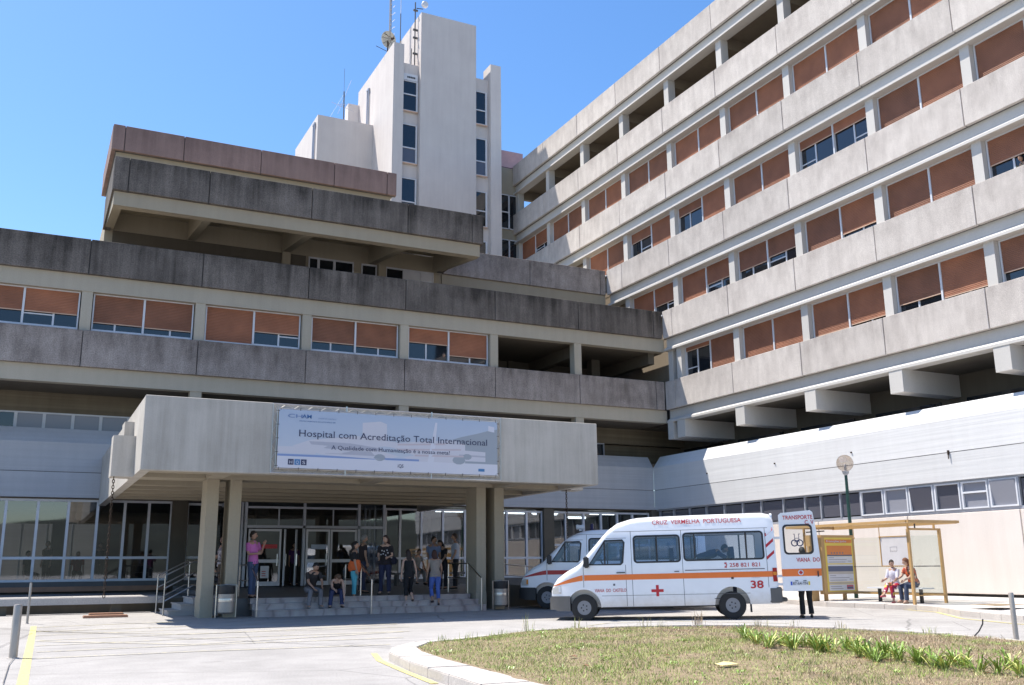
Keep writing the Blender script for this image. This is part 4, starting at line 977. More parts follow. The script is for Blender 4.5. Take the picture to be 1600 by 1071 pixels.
def rail_obj(name, label, posts, lines, group='steel handrails at the entrance steps', r=.022):
    t = thing(name, label, 'handrail', posts[0][0], 0, group)
    for a, b in posts: bm = bmesh.new(); tube(bm, [a, b], r, 8); obj('post', bm, M['steel'], t)
    for l in lines: bm = bmesh.new(); tube(bm, l, r*.9, 8); obj('rail', bm, M['steel'], t)
for k, (y, lab) in enumerate(((30.1, 'near stainless handrail of the small side stair left of the pillars'), (31.8, 'far stainless handrail of the small side stair left of the pillars'))):
    rail_obj('handrail', lab, [((3.72, y, .08), (3.72, y, 1.22)), ((4.62, y, .55), (4.62, y, 1.62)), ((5.6, y, .57), (5.6, y, 1.62))],
             [[(3.72, y, 1.22), (4.5, y, 1.62), (5.6, y, 1.62)], [(3.72, y, .86), (4.5, y, 1.28), (5.6, y, 1.28)], [(3.72, y, .5), (4.5, y, .93), (5.6, y, .93)]])
for x, lab in ((5.9, 'dark handrail at the left end of the marble steps beside the leaning man'), (9.2, 'dark handrail in the middle of the marble steps'), (12.72, 'dark handrail at the right end of the marble steps')):
    rail_obj('handrail', lab, [((x, 27.95, .09), (x, 27.95, 1.05)), ((x, 29.0, .57), (x, 29.0, 1.5)), ((x, 30.6, .58), (x, 30.6, 1.5))],
             [[(x, 27.95, 1.05), (x, 29.0, 1.5), (x, 30.6, 1.5)], [(x, 29.0, 1.05), (x, 30.6, 1.05)]])
rmp = thing('access_ramp', 'grey concrete access ramp wall right of the canopy pillars', 'ramp', (16, 29.7, .1))
bm = bmesh.new(); rings = [[Vector(p) for p in ((x, 29.55, .05), (x, 29.55, z), (x, 29.75, z), (x, 29.75, .05))] for x, z in ((13.9, .86), (18.2, .5))]; ringmesh(bm, rings); obj('ramp_wall', bm, M['soffit'], rmp)
bm = bmesh.new(); rings = [[Vector(p) for p in ((x, 29.76, .05), (x, 29.76, z), (x, 31.2, z), (x, 31.2, .05))] for x, z in ((13.9, .6), (18.2, .2))]; ringmesh(bm, rings); obj('ramp_floor', bm, M['floor'], rmp)
rail_obj('handrail', 'steel handrail sloping down along the ramp in front of the parked van', [((14.1, 29.65, .85), (14.1, 29.65, 1.5)), ((15.1, 29.65, .76), (15.1, 29.65, 1.42)), ((16.6, 29.65, .6), (16.6, 29.65, 1.28))], [[(14.0, 29.65, 1.5), (18.2, 29.65, 1.12)], [(14.0, 29.65, 1.15), (18.2, 29.65, .8)]])
bm = bmesh.new(); box(bm, 13.2, 16.2, 37.2, 37.7, 1.12, 1.2); 
bn = thing('waiting_bench', 'low dark bench in front of the lobby windows with a seated man', 'bench', (14.6, 37.4, .7)); obj('seat', bm, M['dkgrey'], bn)
for x in (13.3, 14.6, 15.9): bm = bmesh.new(); box(bm, x, x+.08, 37.25, 37.65, .7, 1.119); obj('leg', bm, M['dkgrey'], bn)
def bin_(x, y, label):
    t = thing('litter_bin', label, 'bin', (x, y, .1), 0, 'steel litter bins by the pillars')
    bm = bmesh.new()
    for sx in (-.27, .27): tube(bm, [(sx, 0, 0), (sx, 0, .86), (0, 0, .86)] if sx < 0 else [(sx, 0, 0), (sx, 0, .86), (0, 0, .86)], .016, 6)
    obj('stand', bm, M['steel'], t, local=True)
    bm = bmesh.new(); lathe(bm, [(.17, .1), (.22, .14), (.225, .62), (.205, .62), (.19, .16), (.02, .16)], 20); obj('bucket', bm, M['pole_steel'], t, local=True, sm=40)
    bm = bmesh.new(); lathe(bm, [(.232, .42), (.235, .48), (.232, .5)], 20); obj('band', bm, M['steel'], t, local=True, sm=40)
    bm = bmesh.new(); lathe(bm, [(.215, .62), (.23, .66), (.225, .84), (.02, .85)], 20); obj('liner', bm, M['black'], t, local=True, sm=40)
bin_(5.08, 28.0, 'steel litter bin with a black bag between the left pillars'); bin_(13.42, 28.05, 'steel litter bin with a black bag at the right pillars')
# ------------------------------------------------------------------ pavement by the ward wing, street furniture
pv = [(23.31, 41), (23.3, 26.45), (22.9, 24.01), (23.0, 20.6), (22.7, 19.6), (21.3, 17.7), (20.3, 15.2), (19.9, 8), (28.7, 8), (28.7, 41)]
bm = bmesh.new()
def sidewalk(bm, poly, h, skip=None):
    xs_ = [min(p[0] for p in poly), max(p[0] for p in poly)]
    tri = tessellate_polygon([[Vector((a, b, 0)) for a, b in poly]])
    for t_ in tri: bm.faces.new([bm.verts.new((poly[i][0], poly[i][1], gz(*poly[i])+h)) for i in t_])
pin = inset(pv[::-1] if sum(pv[i-1][0]*pv[i][1]-pv[i][0]*pv[i-1][1] for i in range(len(pv))) < 0 else pv, [.16]*len(pv))
sidewalk(bm, [(p.x, p.y) for p in pin], .135)
struct('pavement', bm, M['pave'])
pvo = pv if sum(pv[i-1][0]*pv[i][1]-pv[i][0]*pv[i-1][1] for i in range(len(pv))) > 0 else pv[::-1]
kerb_ring('pavement_kerb', pvo, [.16]*len(pv), .14, M['kerb'])
bm = bmesh.new(); quad(bm, [(22.4, 18.4, .3), (23.4, 18.35, .3), (23.7, 17.5, .3), (22.2, 17.3, .3)])
struct('planting_soil', bm, M['soil'])
bm = bmesh.new(); quad(bm, [(24.0, 19.0, .2+.145), (24.15, 19.05, .2+.145), (25.6, 17.4, .2+.15), (25.45, 17.35, .2+.15)]); struct('pavement_marking', bm, M['yellow'])
# lamp
LX, LY = 25.28, 25.1
t = thing('street_lamp', 'dark green lamp post with a clear globe standing behind the bus shelter', 'street lamp', (LX, LY, .2))
bm = bmesh.new(); tube(bm, [(LX, LY, .15), (LX, LY, 4.42)], .07, 14, r2=.05); obj('pole', bm, M['green'], t, sm=40)
bm = bmesh.new(); lathe(bm, [(.05, 4.36), (.10, 4.42), (.12, 4.5), (.09, 4.52)], 18, o=(LX, LY, 0)); lathe(bm, [(.012, 4.5), (.05, 4.56), (.045, 4.72), (.01, 4.76)], 12, o=(LX, LY, 0)); obj('fitting', bm, M['alu_grey'], t, sm=40)
bm = bmesh.new(); sphere(bm, (LX, LY, 4.78), .29, 28, 18); obj('globe', bm, glass_clear('globe_glass', (.80, .74, .68), .03), t)
# bollards
def bollard(x, y, r, h, label, m='pole_steel'):
    z = gz(x, y); t = thing('bollard', label, 'bollard', (x, y, z), 0, 'steel bollards along the forecourt')
    bm = bmesh.new(); lathe(bm, [(r, 0), (r, h-.02), (r*.85, h), (.005, h+.004)], 18); obj('post', bm, M[m], t, local=True, sm=40)
    bm = bmesh.new(); lathe(bm, [(r*1.5, 0), (r*1.5, .008), (r*1.02, .012)], 16); obj('base_ring', bm, M['kerb'], t, local=True)
bollard(.0, 18.2, .065, .84, 'thick round steel bollard at the near end of the yellow line on the left'); bollard(.24, 28.2, .03, 1.0, 'thin steel post at the far end of the yellow line on the left'); bollard(15.9, 12.1, .045, .82, 'thin steel post at the right edge behind the island')
for k, (y, x0, x1) in enumerate(((29.9, 1.62, 2.78), (31.5, 1.86, 2.8))):
    bm = bmesh.new(); box(bm, x0, x1, y, y+.35, .1, .17, 0); bmesh.ops.bevel(bm, geom=bm.edges[:], offset=.02, segments=2, affect='EDGES'); box(bm, x0+.01, x1-.01, y-.01, y, .1, .155)
    tag(obj('wheel_stop', bm, M['brown']), ['nearer low brown kerb block lying on the forecourt left of the steps', 'farther low brown kerb block lying on the forecourt left of the steps'][k], 'kerb block', 'low brown blocks on the forecourt')
# ------------------------------------------------------------------ bus shelter
sh = thing('bus_shelter', 'tan framed glass bus shelter with a flat roof against the cream wall', 'bus shelter', (24, 22.7, .2))
gs = .19
def post(a, b, s=.05, name='post', m='tan'):
    bm = bmesh.new(); d = (Vector(b)-Vector(a)); L = d.length; box(bm, -s/2, s/2, -s/2, s/2, 0, L)
    T = Matrix.Translation(a) @ d.to_track_quat('Z', 'Y').to_matrix().to_4x4(); obj(name, bm, M[m], sh, T)
XF, XK, YN, YL = 23.36, 24.66, 20.95, 24.5
post((XF, YN, gs), (XF, YN, 2.36), .075); post((XK, YN, gs), (XK, YN, 2.36), .075); post((XF+.04, YN, 2.36), (XK+.04, YN, 2.36), .06, 'rail')
post((XF, YN+.0, 2.36), (XF, YN, 2.52), .04, 'hanger'); post((XF+.3, YN, 2.36), (XF+.3, YN, 2.52), .03, 'hanger', 'black'); post((XK-.2, YN, 2.36), (XK-.2, YN, 2.52), .05, 'hanger')
bm = bmesh.new(); box(bm, 23.15, 25.3, 20.72, 20.80, 2.54, 2.62); box(bm, 23.12, 23.2, 20.801, 25.9, 2.54, 2.62); box(bm, 25.22, 25.3, 20.801, 25.9, 2.53, 2.63); box(bm, 23.2, 25.22, 25.82, 25.9, 2.54, 2.62); obj('roof_frame', bm, M['tan'], sh)
bm = bmesh.new(); box(bm, 23.201, 25.219, 20.801, 25.819, 2.585, 2.6); obj('roof_sheet', bm, glass_clear('roof_acrylic', (.9, .9, .88), .0), sh)
for y in (22.05, 23.2, 24.3):
    bm = bmesh.new(); tube(bm, [(XK-.08, y, 2.52), (XK-.08, y, 2.22)], .014, 6); sphere(bm, (XK-.08, y, 2.2), .035, 8, 6); obj('glass_clamp', bm, M['tan'], sh)
def gl(p, name='glass_panel'):
    bm = bmesh.new(); quad(bm, p); obj(name, bm, M['glass_s'], sh, recalc=False)
gl([(XK, YN+.05, .48), (XK, YL, .48), (XK, YL, 2.2), (XK, YN+.05, 2.2)]); gl([(XF+.05, YN, .48), (XK-.05, YN, .48), (XK-.05, YN, 2.32), (XF+.05, YN, 2.32)])
post((XK, YN, .45), (XK, YL+.1, .45), .06, 'rail'); post((XF, YN, .45), (XK, YN, .45), .03, 'rail'); 
bm = bmesh.new()
for k in range(46): y = YN+.1+k*.075; box(bm, XK-.012, XK-.006, y, y+.045, 1.27, 1.30)
for k in range(15): x = XF+.1+k*.075; box(bm, x, x+.045, YN-.012, YN-.006, 1.27, 1.30)
obj('dotted_band', bm, M['dkgrey'], sh)
bm = bmesh.new(); box(bm, XK-.06, XK-.03, 22.07, 23.2, 1.31, 2.19); bd = obj('notice_board', bm, flat('board_white', (.66, .64, .66)), sh)
bm = bmesh.new()
for c in ((22.04, 22.07, 1.28, 2.22), (23.2, 23.23, 1.28, 2.22), (22.07, 23.2, 1.28, 1.309), (22.07, 23.2, 2.191, 2.22)): box(bm, XK-.075, XK-.02, c[0], c[1], c[2], c[3])
obj('board_frame', bm, M['tan'], bd)
bm = bmesh.new()
for c in ((22.55, 22.83, 1.88, 1.885), (22.82, 22.83, 1.72, 1.885), (22.55, 22.56, 1.76, 1.885)): box(bm, XK-.064, XK-.061, c[0], c[1], c[2], c[3])
put_text(bm, 'horários', .05, lambda a, b: (XK-.065, 22.80-a, 1.735+b), 0, .24)
obj('board_notice', bm, flat('grey_print', (.3, .28, .3)), bd)
bm = bmesh.new(); box(bm, 23.95, 24.45, 21.15, 23.3, .62, .66); sb = obj('bench_seat', bm, M['alu'], sh)
for y in (21.4, 23.0): bm = bmesh.new(); box(bm, 24.15, 24.25, y, y+.06, gs, .619); obj('bench_leg', bm, M['black'], sh)
# advertising case at the far end
ad = thing('advertising_case', 'tan advertising case with a yellow poster at the left end of the bus shelter', 'advert case', (24.0, 24.5, .2))
ax0, ax1 = XF-.02, XK+.12; ay = 24.5
bm = bmesh.new(); box(bm, ax0, ax1, ay, ay+.22, .42, 2.30); obj('case', bm, M['tan'], ad)
for x in (ax0+.08, ax1-.55): bm = bmesh.new(); box(bm, x, x+.09, ay+.05, ay+.15, gs-.01, .419); obj('leg', bm, M['tan'], ad)
bm = bmesh.new(); box(bm, ax0-.32, ax0-.02, ay+.25, ay+.33, .2, 1.95); box(bm, ax0-.3, ax0-.01, ay+.2, ay+.40, 1.95, 2.3); obj('side_post', bm, M['tan'], ad)
pc = [flat('poster_yellow', (.72, .55, .10)), flat('poster_orange', (.66, .22, .06)), flat('poster_white', (.62, .62, .66)), flat('poster_navy', (.09, .11, .19)), flat('poster_sand', (.46, .42, .38)), flat('poster_grey_ink', (.16, .16, .2)), flat('poster_blue_title', (.5, .55, .75)), flat('poster_red', (.5, .12, .16))]
bm = bmesh.new(); px0, px1, pz0, pz1 = ax0+.13, ax1-.1, .5, 2.22
def pq(a, b, c, d, mi, dd): 
    x0_, x1_ = px0+(px1-px0)*a, px0+(px1-px0)*b; z0_, z1_ = pz0+(pz1-pz0)*c, pz0+(pz1-pz0)*d; quad(bm, [(x0_, ay-dd, z0_), (x1_, ay-dd, z0_), (x1_, ay-dd, z1_), (x0_, ay-dd, z1_)], mi)
pq(0, 1, 0, 1, 0, .003); pq(.02, .98, .90, .965, 1, .005); pq(.06, .96, .67, .85, 1, .005); pq(.06, .96, .655, .68, 3, .0065)
pq(.06, .96, .52, .65, 2, .005); pq(.06, .96, .18, .50, 2, .005); pq(.06, .96, .37, .47, 3, .007); pq(.06, .96, .32, .37, 4, .007); pq(.06, .96, .02, .13, 2, .005); pq(.06, .96, .14, .17, 4, .005); pq(.68, .92, .04, .12, 7, .007); pq(.7, .9, .05, .085, 3, .009)
for k in range(5): pq(.2+.1*k, .25+.1*k, .70, .725, 5, .007)
for (a, b, c) in ((.1, .3, .62), (.1, .75, .585), (.1, .7, .54), (.8, .92, .555), (.1, .32, .29), (.1, .8, .25), (.1, .7, .205), (.8, .92, .22), (.1, .5, .09), (.1, .55, .05)): pq(a, b, c, c+.008, 5, .0075)
put_text(bm, 'Promoções Junho', .065, lambda a, b: (px0+.08+a, ay-.008, pz0+(pz1-pz0)*.915+b), .01, (px1-px0)*.72, mi=6)
obj('poster', bm, pc, ad, recalc=False)
# roof marker pole
t = thing('bus_stop_pole', 'short tan pole with a crossbar rising above the left end of the shelter roof', 'pole', (23.3, 25.2, .2))
bm = bmesh.new(); box(bm, 23.28, 23.34, 25.2, 25.26, .19, 3.0); obj('pole', bm, M['tan'], t); bm = bmesh.new(); tube(bm, [(23.1, 24.9, 2.40), (23.7, 24.7, 2.44)], .02); obj('crossbar', bm, M['black'], t)
# hills behind the camera and beyond, for the windows to mirror
bm = bmesh.new(); prev = None
for k in range(73):
    a = 2*PI*k/72
    fr_ = Vector((math.cos(a), math.sin(a), 0)); base = 420
    front = (fr_.y < .25)
    h = (26+14*noise.noise(Vector((fr_.x*3, fr_.y*3, 1)))+7*noise.noise(Vector((fr_.x*9, fr_.y*9, 2)))) if front else 2
    cur = [bm.verts.new((fr_.x*(base+q), fr_.y*(base+q), hh)) for q, hh in ((-60, -1), (0, h*.6), (60, h), (200, h*.6))]
    if prev:
        for i in range(3): bm.faces.new((prev[i], cur[i], cur[i+1], prev[i+1]))
    prev = cur
struct('hills', bm, M['hill'])
# ================================================================== VANS
def lerp_t(tab, s):
    tab = sorted(tab)
    if s <= tab[0][0]: return tab[0][1]
    for (a, b), (c, d) in zip(tab[:-1], tab[1:]):
        if s <= c: return b+(d-b)*(s-a)/(c-a)
    return tab[-1][1]
TOPH = [(-1.16, 2.50), (-1.08, 2.60), (-.9, 2.64), (.6, 2.635), (2.2, 2.61), (2.46, 2.58), (2.84, 2.47), (3.09, 2.29), (3.27, 2.10), (3.82, 1.48), (3.92, 1.40), (4.2, 1.26), (4.46, 1.08), (4.55, .96), (4.60, .86), (4.62, .80)]
TOPL = [(-1.16, 2.25), (-1.05, 2.36), (-.9, 2.40), (2.2, 2.40), (2.6, 2.36), (2.9, 2.26), (3.09, 2.15), (3.27, 2.02), (3.82, 1.48), (3.92, 1.40), (4.2, 1.26), (4.46, 1.08), (4.55, .96), (4.60, .86), (4.62, .80)]
BOT = [(-1.16, .36), (4.0, .34), (4.2, .50), (4.62, .60)]
def hw(s, z):
    v = .96
    if z < .5: v -= .03*(.5-z)/.2
    if z > 1.25: v -= .075*min(1, (z-1.25)/1.0)**1.3
    if z > 2.25: v -= .03+.09*((z-2.25)/.4)**1.5
    if s > 3.7: v *= 1-.26*((s-3.7)/.92)**2.2
    if s < -1.0: v -= .02*((-1.0-s)/.16)**2
    return v
def van_ring(s, top, off=0, zb=None, inner=False):
    zt = lerp_t(top, s)-off; z0 = zb if zb is not None else lerp_t(BOT, s)
    rz = min(.15, (zt-z0)*.35); ry = .26 if s < 3.0 else .16; n = 16; pts = []
    zs = [z0+(zt-rz-z0)*k/n for k in range(n+1)]
    for z in zs: pts.append((hw(s, z)-off, z))
    yb = pts[-1][0]
    for k in range(1, 6):
        a = PI/2*k/5; pts.append((yb-ry*(1-math.cos(a)), zt-rz+rz*math.sin(a)))
    yt = pts[-1][0]
    for k in (1, 2): pts.append((yt*(1-k/3), zt+.015*k/3*(1 if s < 3 else 0)))
    full = [(0, z0)]+pts+[(0, zt+(.018 if s < 3 else 0))]
    return [Vector((s, y, z)) for y, z in full]+[Vector((s, -y, z)) for y, z in full[-2:0:-1]]
def hull(name, top, off=0, zb=None, s0=-1.16, s1=4.62, stn=None):
    st_ = sorted(set([s0, s1]+[s for s in (stn or [-1.13, -1.08, -1.0, -.9, -.3, .3, .9, 1.5, 2.0, 2.3, 2.5, 2.7, 2.84, 2.98, 3.09, 3.18, 3.27, 3.45, 3.63, 3.82, 3.88, 3.95, 4.05, 4.15, 4.25, 4.35, 4.45, 4.52, 4.57, 4.60]) if s0 < s < s1]))
    bm = bmesh.new(); ringmesh(bm, [van_ring(s, top, off, zb) for s in st_]); bmesh.ops.recalc_face_normals(bm, faces=bm.faces); return bm
def tmp(bm, name='tmp'):
    me = D.meshes.new(name); bm.to_mesh(me); bm.free(); o = D.objects.new(name, me); col.objects.link(o); return o
def boolean(a, cutters):
    for c in cutters:
        m = a.modifiers.new('b', 'BOOLEAN'); m.object = c; m.operation = 'DIFFERENCE'; m.solver = 'EXACT'
    dg = bpy.context.evaluated_depsgraph_get(); me = D.meshes.new_from_object(a.evaluated_get(dg))
    bm = bmesh.new(); bm.from_mesh(me); D.meshes.remove(me)
    for o in [a]+cutters: m_ = o.data; D.objects.remove(o); D.meshes.remove(m_)
    return bm
def prism(poly, y0, y1):
    bm = bmesh.new(); slab(bm, poly, y0, y1, lambda u, v, t: Vector((u, t, v))); bmesh.ops.recalc_face_normals(bm, faces=bm.faces); return tmp(bm)
W2 = rrect(1.26, 2.42, 1.46, 2.11, .07); W3 = rrect(-.85, 1.14, 1.48, 2.15, .07)
WD = [(3.60, 1.42), (3.17, 2.02), (2.72, 2.02), (2.685, 1.97), (2.74, 1.46), (2.78, 1.42)]
def follow(bm, s0, s1, z0, z1, off, ns=30, nz=3, mi=0, side=1, zf=None):
    g = []
    for j in range(nz+1):
        row = []
        for i in range(ns+1):
            s = s0+(s1-s0)*i/ns; zz = (z0(s) if callable(z0) else z0)+((z1(s) if callable(z1) else z1)-(z0(s) if callable(z0) else z0))*j/nz
            row.append(bm.verts.new((s, side*(hw(s, zz)+off), zz)))
        g.append(row)
    for j in range(nz):
        for i in range(ns): bm.faces.new((g[j][i], g[j][i+1], g[j+1][i+1], g[j+1][i])).material_index = mi
def rimring(bm, poly, wd, off, side=1, mi=0):
    c = Vector((sum(p[0] for p in poly)/len(poly), sum(p[1] for p in poly)/len(poly)))
    o_, i_ = [], []
    for i, p in enumerate(poly):
        a, b, d = Vector(poly[i-1]), Vector(p), Vector(poly[(i+1) % len(poly)])
        t = (d-a).normalized(); n = Vector((t.y, -t.x)); 
        if n.dot(b-c) < 0: n = -n
        q1 = b+n*wd; q2 = b-n*wd*.6
        o_.append(bm.verts.new((q1.x, side*(hw(q1.x, q1.y)+off), q1.y))); i_.append(bm.verts.new((q2.x, side*(hw(q2.x, q2.y)+off), q2.y)))
    n = len(poly)
    for i in range(n): bm.faces.new((o_[i], o_[(i+1) % n], i_[(i+1) % n], i_[i])).material_index = mi
def wheel(parent, x, y, sgn, steer=0):
    t = bmesh.new(); lathe(t, [(.18, -.09), (.30, -.10), (.335, -.085), (.34, -.05), (.34, .05), (.335, .085), (.30, .10), (.18, .09), (.18, -.09)], 40, 'y')
    T = Matrix.Translation((x, y, .34)) @ Matrix.Rotation(R(steer), 4, 'Z') @ Matrix.Rotation(0 if sgn > 0 else PI, 4, 'Z')
    w_ = obj('wheel', t, M['rubber'], parent, T, sm=30, local=True)
    t = bmesh.new(); lathe(t, [(.185, .085), (.175, .088), (.165, .06), (.15, .035), (.12, .05), (.10, .07), (.085, .055), (.06, .055), (.055, .08), (.03, .09), (.002, .09)], 32, 'y')
    r_ = obj('rim', t, M['steel'] if False else flat('wheel_silver', (.22, .22, .23), .4), w_, T, sm=30, local=True)
    t = bmesh.new()
    for k in range(12): a = 2*PI*k/12; lathe(t, [(.014, .056), (.014, .062), (.002, .062)], 8, 'y', o=(.147*math.cos(a), 0, .147*math.sin(a)))
    for k in range(5): a = 2*PI*k/5; lathe(t, [(.022, .07), (.02, .088), (.002, .088)], 8, 'y', o=(.075*math.cos(a), 0, .075*math.sin(a)))
    obj('rim_holes', t, M['black'], w_, T, local=True)
def build_van(label, loc, rot, top, detail=True, group='white patient transport vans', bump_mat='dkgrey'):
    v = thing('patient_transport_van', label, 'van', loc, 0, group, rot)
    body = tmp(hull('b', top))
    cuts = [tmp(hull('c', top, .05, .84, s0=-1.4 if detail else -1.1, s1=3.86, stn=[-1.2, -1.08, -.9, -.3, .6, 1.5, 2.2, 2.46, 2.84, 3.09, 3.27, 3.5, 3.7]))]
    for y0, y1 in ((-1.1, -.62), (.62, 1.1)):
        for s in (0, 3.77):
            bm = bmesh.new(); lathe(bm, [(.44, y0), (.44, y1)], 36, 'y', o=(s, 0, .36)); bmesh.ops.recalc_face_normals(bm, faces=bm.faces); cuts.append(tmp(bm))
    cuts += [prism(W2, -1.3, 1.3), prism(W3, -1.3, 1.3), prism(WD, -1.3, 1.3)]
    # windscreen opening
    zt = 2.02
    wsp = [(3.80, 1.50), (3.97, 1.56), (3.42, 2.22), (3.20, 2.10)] if top is TOPH else [(3.80, 1.50), (3.97, 1.56), (3.42, 2.14), (3.22, 2.02)]
    cuts.append(prism(wsp, -.74, .74))
    bm = boolean(body, cuts); obj('body', bm, M['paint'], v, sm=28, local=True)
    # floor
    bm = bmesh.new(); box(bm, -1.10, 3.8, -.86, .86, .845, .87); box(bm, 3.3, 3.8, -.85, .85, .872, 1.38); obj('floor', bm, M['black'], v, local=True)
    # glass
    bm = bmesh.new()
    for side in (1, -1):
        for poly in (W2, W3, WD):
            pts, tris = poly_holes(poly); V_ = [bm.verts.new((a, side*(hw(a, b)-.012), b)) for a, b in pts]
            for t_ in tris: bm.faces.new([V_[i] for i in t_])
    quad(bm, [(3.86, -.76, 1.50), (3.86, .76, 1.50), (3.22 if top is TOPH else 3.24, .74, 2.13 if top is TOPH else 2.02), (3.22 if top is TOPH else 3.24, -.74, 2.13 if top is TOPH else 2.02)])
    obj('window_glass', bm, M['glass_v'], v, local=True, recalc=False)
    bm = bmesh.new()
    for side in (1, -1):
        for poly in (W2, W3, WD): rimring(bm, poly, .028, .006, side)
        box(bm, 1.82, 1.86, side*.925-.02, side*.925+.02, 1.47, 2.10); box(bm, -.45, -.41, side*.92-.02, side*.92+.02, 1.49, 2.14); box(bm, 3.17, 3.21, side*.94-.02, side*.94+.02, 1.43, 1.98)
        box(bm, .86, .89, side*.92-.02, side*.92+.02, 1.49, 2.14)
    obj('window_rubber', bm, M['black'], v, local=True)
    # seams
    bm = bmesh.new()
    for s, a, b in ((2.50, .34, 2.24), (2.66, .36, 1.4), (1.20, .34, 2.24), (-.92, .76, 2.24), (3.76, .85, 1.42)):
        follow(bm, s-.006, s+.006, a, b, .002, 1, 24)
    for z, a, b in ((2.245, -1.0, 2.95), (.63, -.45, 3.3), (.345, .45, 3.3)): follow(bm, a, b, z-.005, z+.005, .002, 60, 1)
    follow(bm, 2.62, 3.14, 2.075, 2.085, .0025, 20, 1)
    obj('seams', bm, flat('panel_gap', (.10, .10, .11)), v, local=True)
    # bumpers, sills, lights, mirror, handle
    bm = bmesh.new(); rings = []
    for s, k in ((4.13, 0), (4.3, 0), (4.45, 0), (4.55, 0), (4.62, -.0), (4.67, -.04)):
        y = hw(s if s < 4.62 else 4.62, .5)+.012+k; zb, zt_ = (.26 if s < 4.5 else .30), (.64 if s < 4.66 else .58)
        rings.append([Vector((s, y, zb)), Vector((s, y, zt_)), Vector((s, -y, zt_)), Vector((s, -y, zb))])
    ringmesh(bm, rings); bmesh.ops.bevel(bm, geom=[e for e in bm.edges if e.calc_face_angle(0) > .7], offset=.015, segments=2, affect='EDGES'); obj('front_bumper', bm, M[bump_mat], v, sm=40, local=True)
    bm = bmesh.new(); box(bm, -1.24, -.93, -.955, .97, .38, .76); box(bm, -1.38, -1.241, -.8, .8, .40, .50); bmesh.ops.bevel(bm, geom=bm.edges[:], offset=.02, segments=2, affect='EDGES'); obj('rear_bumper', bm, M['dkgrey'], v, sm=40, local=True)
    for side in (1, -1):
        bm = bmesh.new(); follow(bm, 4.36, 4.60, lambda s: .70+.0*s, lambda s: .70+(.20 if s < 4.5 else .20-(s-4.5)*.7), .006, 8, 4, side=side)
        hl = obj('headlight', bm, M['lamp_glass'], v, local=True)
        bm = bmesh.new(); follow(bm, 4.37, 4.43, .74, .88, .011, 3, 3, side=side); obj('indicator', bm, M['amber'] if not detail else M['alu'], hl, local=True)
        bm = bmesh.new(); follow(bm, -1.15, -1.04, .90, 1.24, .008, 2, 6, side=side); tl = obj('tail_light', bm, M['tail'], v, local=True)
        bm = bmesh.new(); follow(bm, -1.14, -1.05, 1.06, 1.14, .013, 2, 2, side=side); obj('indicator', bm, M['amber'], tl, local=True)
        bm = bmesh.new(); s_ = side
        vv = box(bm, 3.60, 3.74, min(s_*1.03, s_*1.19), max(s_*1.03, s_*1.19), 1.34, 1.63); bmesh.ops.bevel(bm, geom=bm.edges[:], offset=.03, segments=3, affect='EDGES')
        box(bm, 3.6, 3.68, min(s_*.93, s_*1.05), max(s_*.93, s_*1.05), 1.36, 1.41); box(bm, 3.5, 3.76, min(s_*.925, s_*.95), max(s_*.925, s_*.95), 1.33, 1.44)
        obj('mirror', bm, M['black'], v, sm=40, local=True)
        bm = bmesh.new(); box(bm, 2.68, 2.90, min(s_*.955, s_*.985), max(s_*.955, s_*.985), 1.19, 1.215); obj('door_handle', bm, M['black'], v, local=True)
        bm = bmesh.new(); box(bm, -.47, -.44, min(s_*.72, s_*.93), max(s_*.72, s_*.93), .16, .60); obj('mudflap', bm, M['black'], v, local=True)
        bm = bmesh.new(); box(bm, -.06, 0.0, min(s_*.95, s_*.975), max(s_*.95, s_*.975), .985, 1.03); obj('reflector', bm, M['rust'], v, local=True)
        for x, st_ in ((0, 0), (3.77, 0)): wheel(v, x, side*.815, side, st_)
    bm = bmesh.new(); box(bm, -.3, 4.0, -.6, .6, .30, .58); tube(bm, [(-.0, -.7, .34), (0, .7, .34)], .06, 8); tube(bm, [(3.77, -.7, .34), (3.77, .7, .34)], .06, 8); obj('underbody', bm, M['black'], v, local=True)
    # grille
    bm = bmesh.new(); box(bm, 4.585, 4.63, -.42, .42, .68, .84); obj('grille', bm, M['black'], v, local=True)
    # seats
    for (x, y) in ((2.75, .45), (2.75, -.45), (1.45, .45), (1.45, -.2), (-.1, .4), (-.1, -.3)):
        bm = bmesh.new(); rings = [[Vector((x+dx-.05, y+sy*wd, z)) for dx, sy in ((0, -1), (0, 1), (.1, 1), (.1, -1))] for z, wd, dx0 in ((.62, .22, 0), (1.1, .23, 0), (1.55, .22, -.05), (1.72, .18, -.07), (1.80, .11, -.08))]
        ringmesh(bm, rings); box(bm, x, x+.5, y-.23, y+.23, .95, 1.1); obj('seat', bm, M['seat'], v, local=True)
    bm = bmesh.new(); T = Matrix.Translation((3.25, .45, 1.40)) @ Matrix.Rotation(R(-62), 4, 'Y')
    rings = [[Vector(((.20+.014*math.cos(q))*math.cos(a), (.20+.014*math.cos(q))*math.sin(a), .014*math.sin(q))) for q in (0, PI/2, PI, 1.5*PI)] for a in [2*PI*k/20 for k in range(20)]]
    ringmesh(bm, rings+[rings[0]], cap=False); tube(bm, [(-.19, 0, 0), (.19, 0, 0)], .014, 5); obj('steering_wheel', bm, M['black'], v, T, local=True)
    return v
HD = R(146.15)
v1 = build_van('white patient van number 38 with orange stripe, red crosses and open rear door', (16.77, 21.09, .035), (0, R(.8), HD), TOPH)
LS = lambda a, b, off=.006: Vector((a, hw(a, b)+off, b))
bm = bmesh.new()
for side in (1, -1):
    follow(bm, -1.155, 3.745, 1.02, 1.16, .004, 90, 3, side=side)
    follow(bm, 3.78, 4.56, lambda s: 1.02-.13*max(0, (s-3.78)/.78)**1.2, lambda s: 1.16-.25*((s-3.78)/.78)**1.25, .004, 24, 3, side=side)
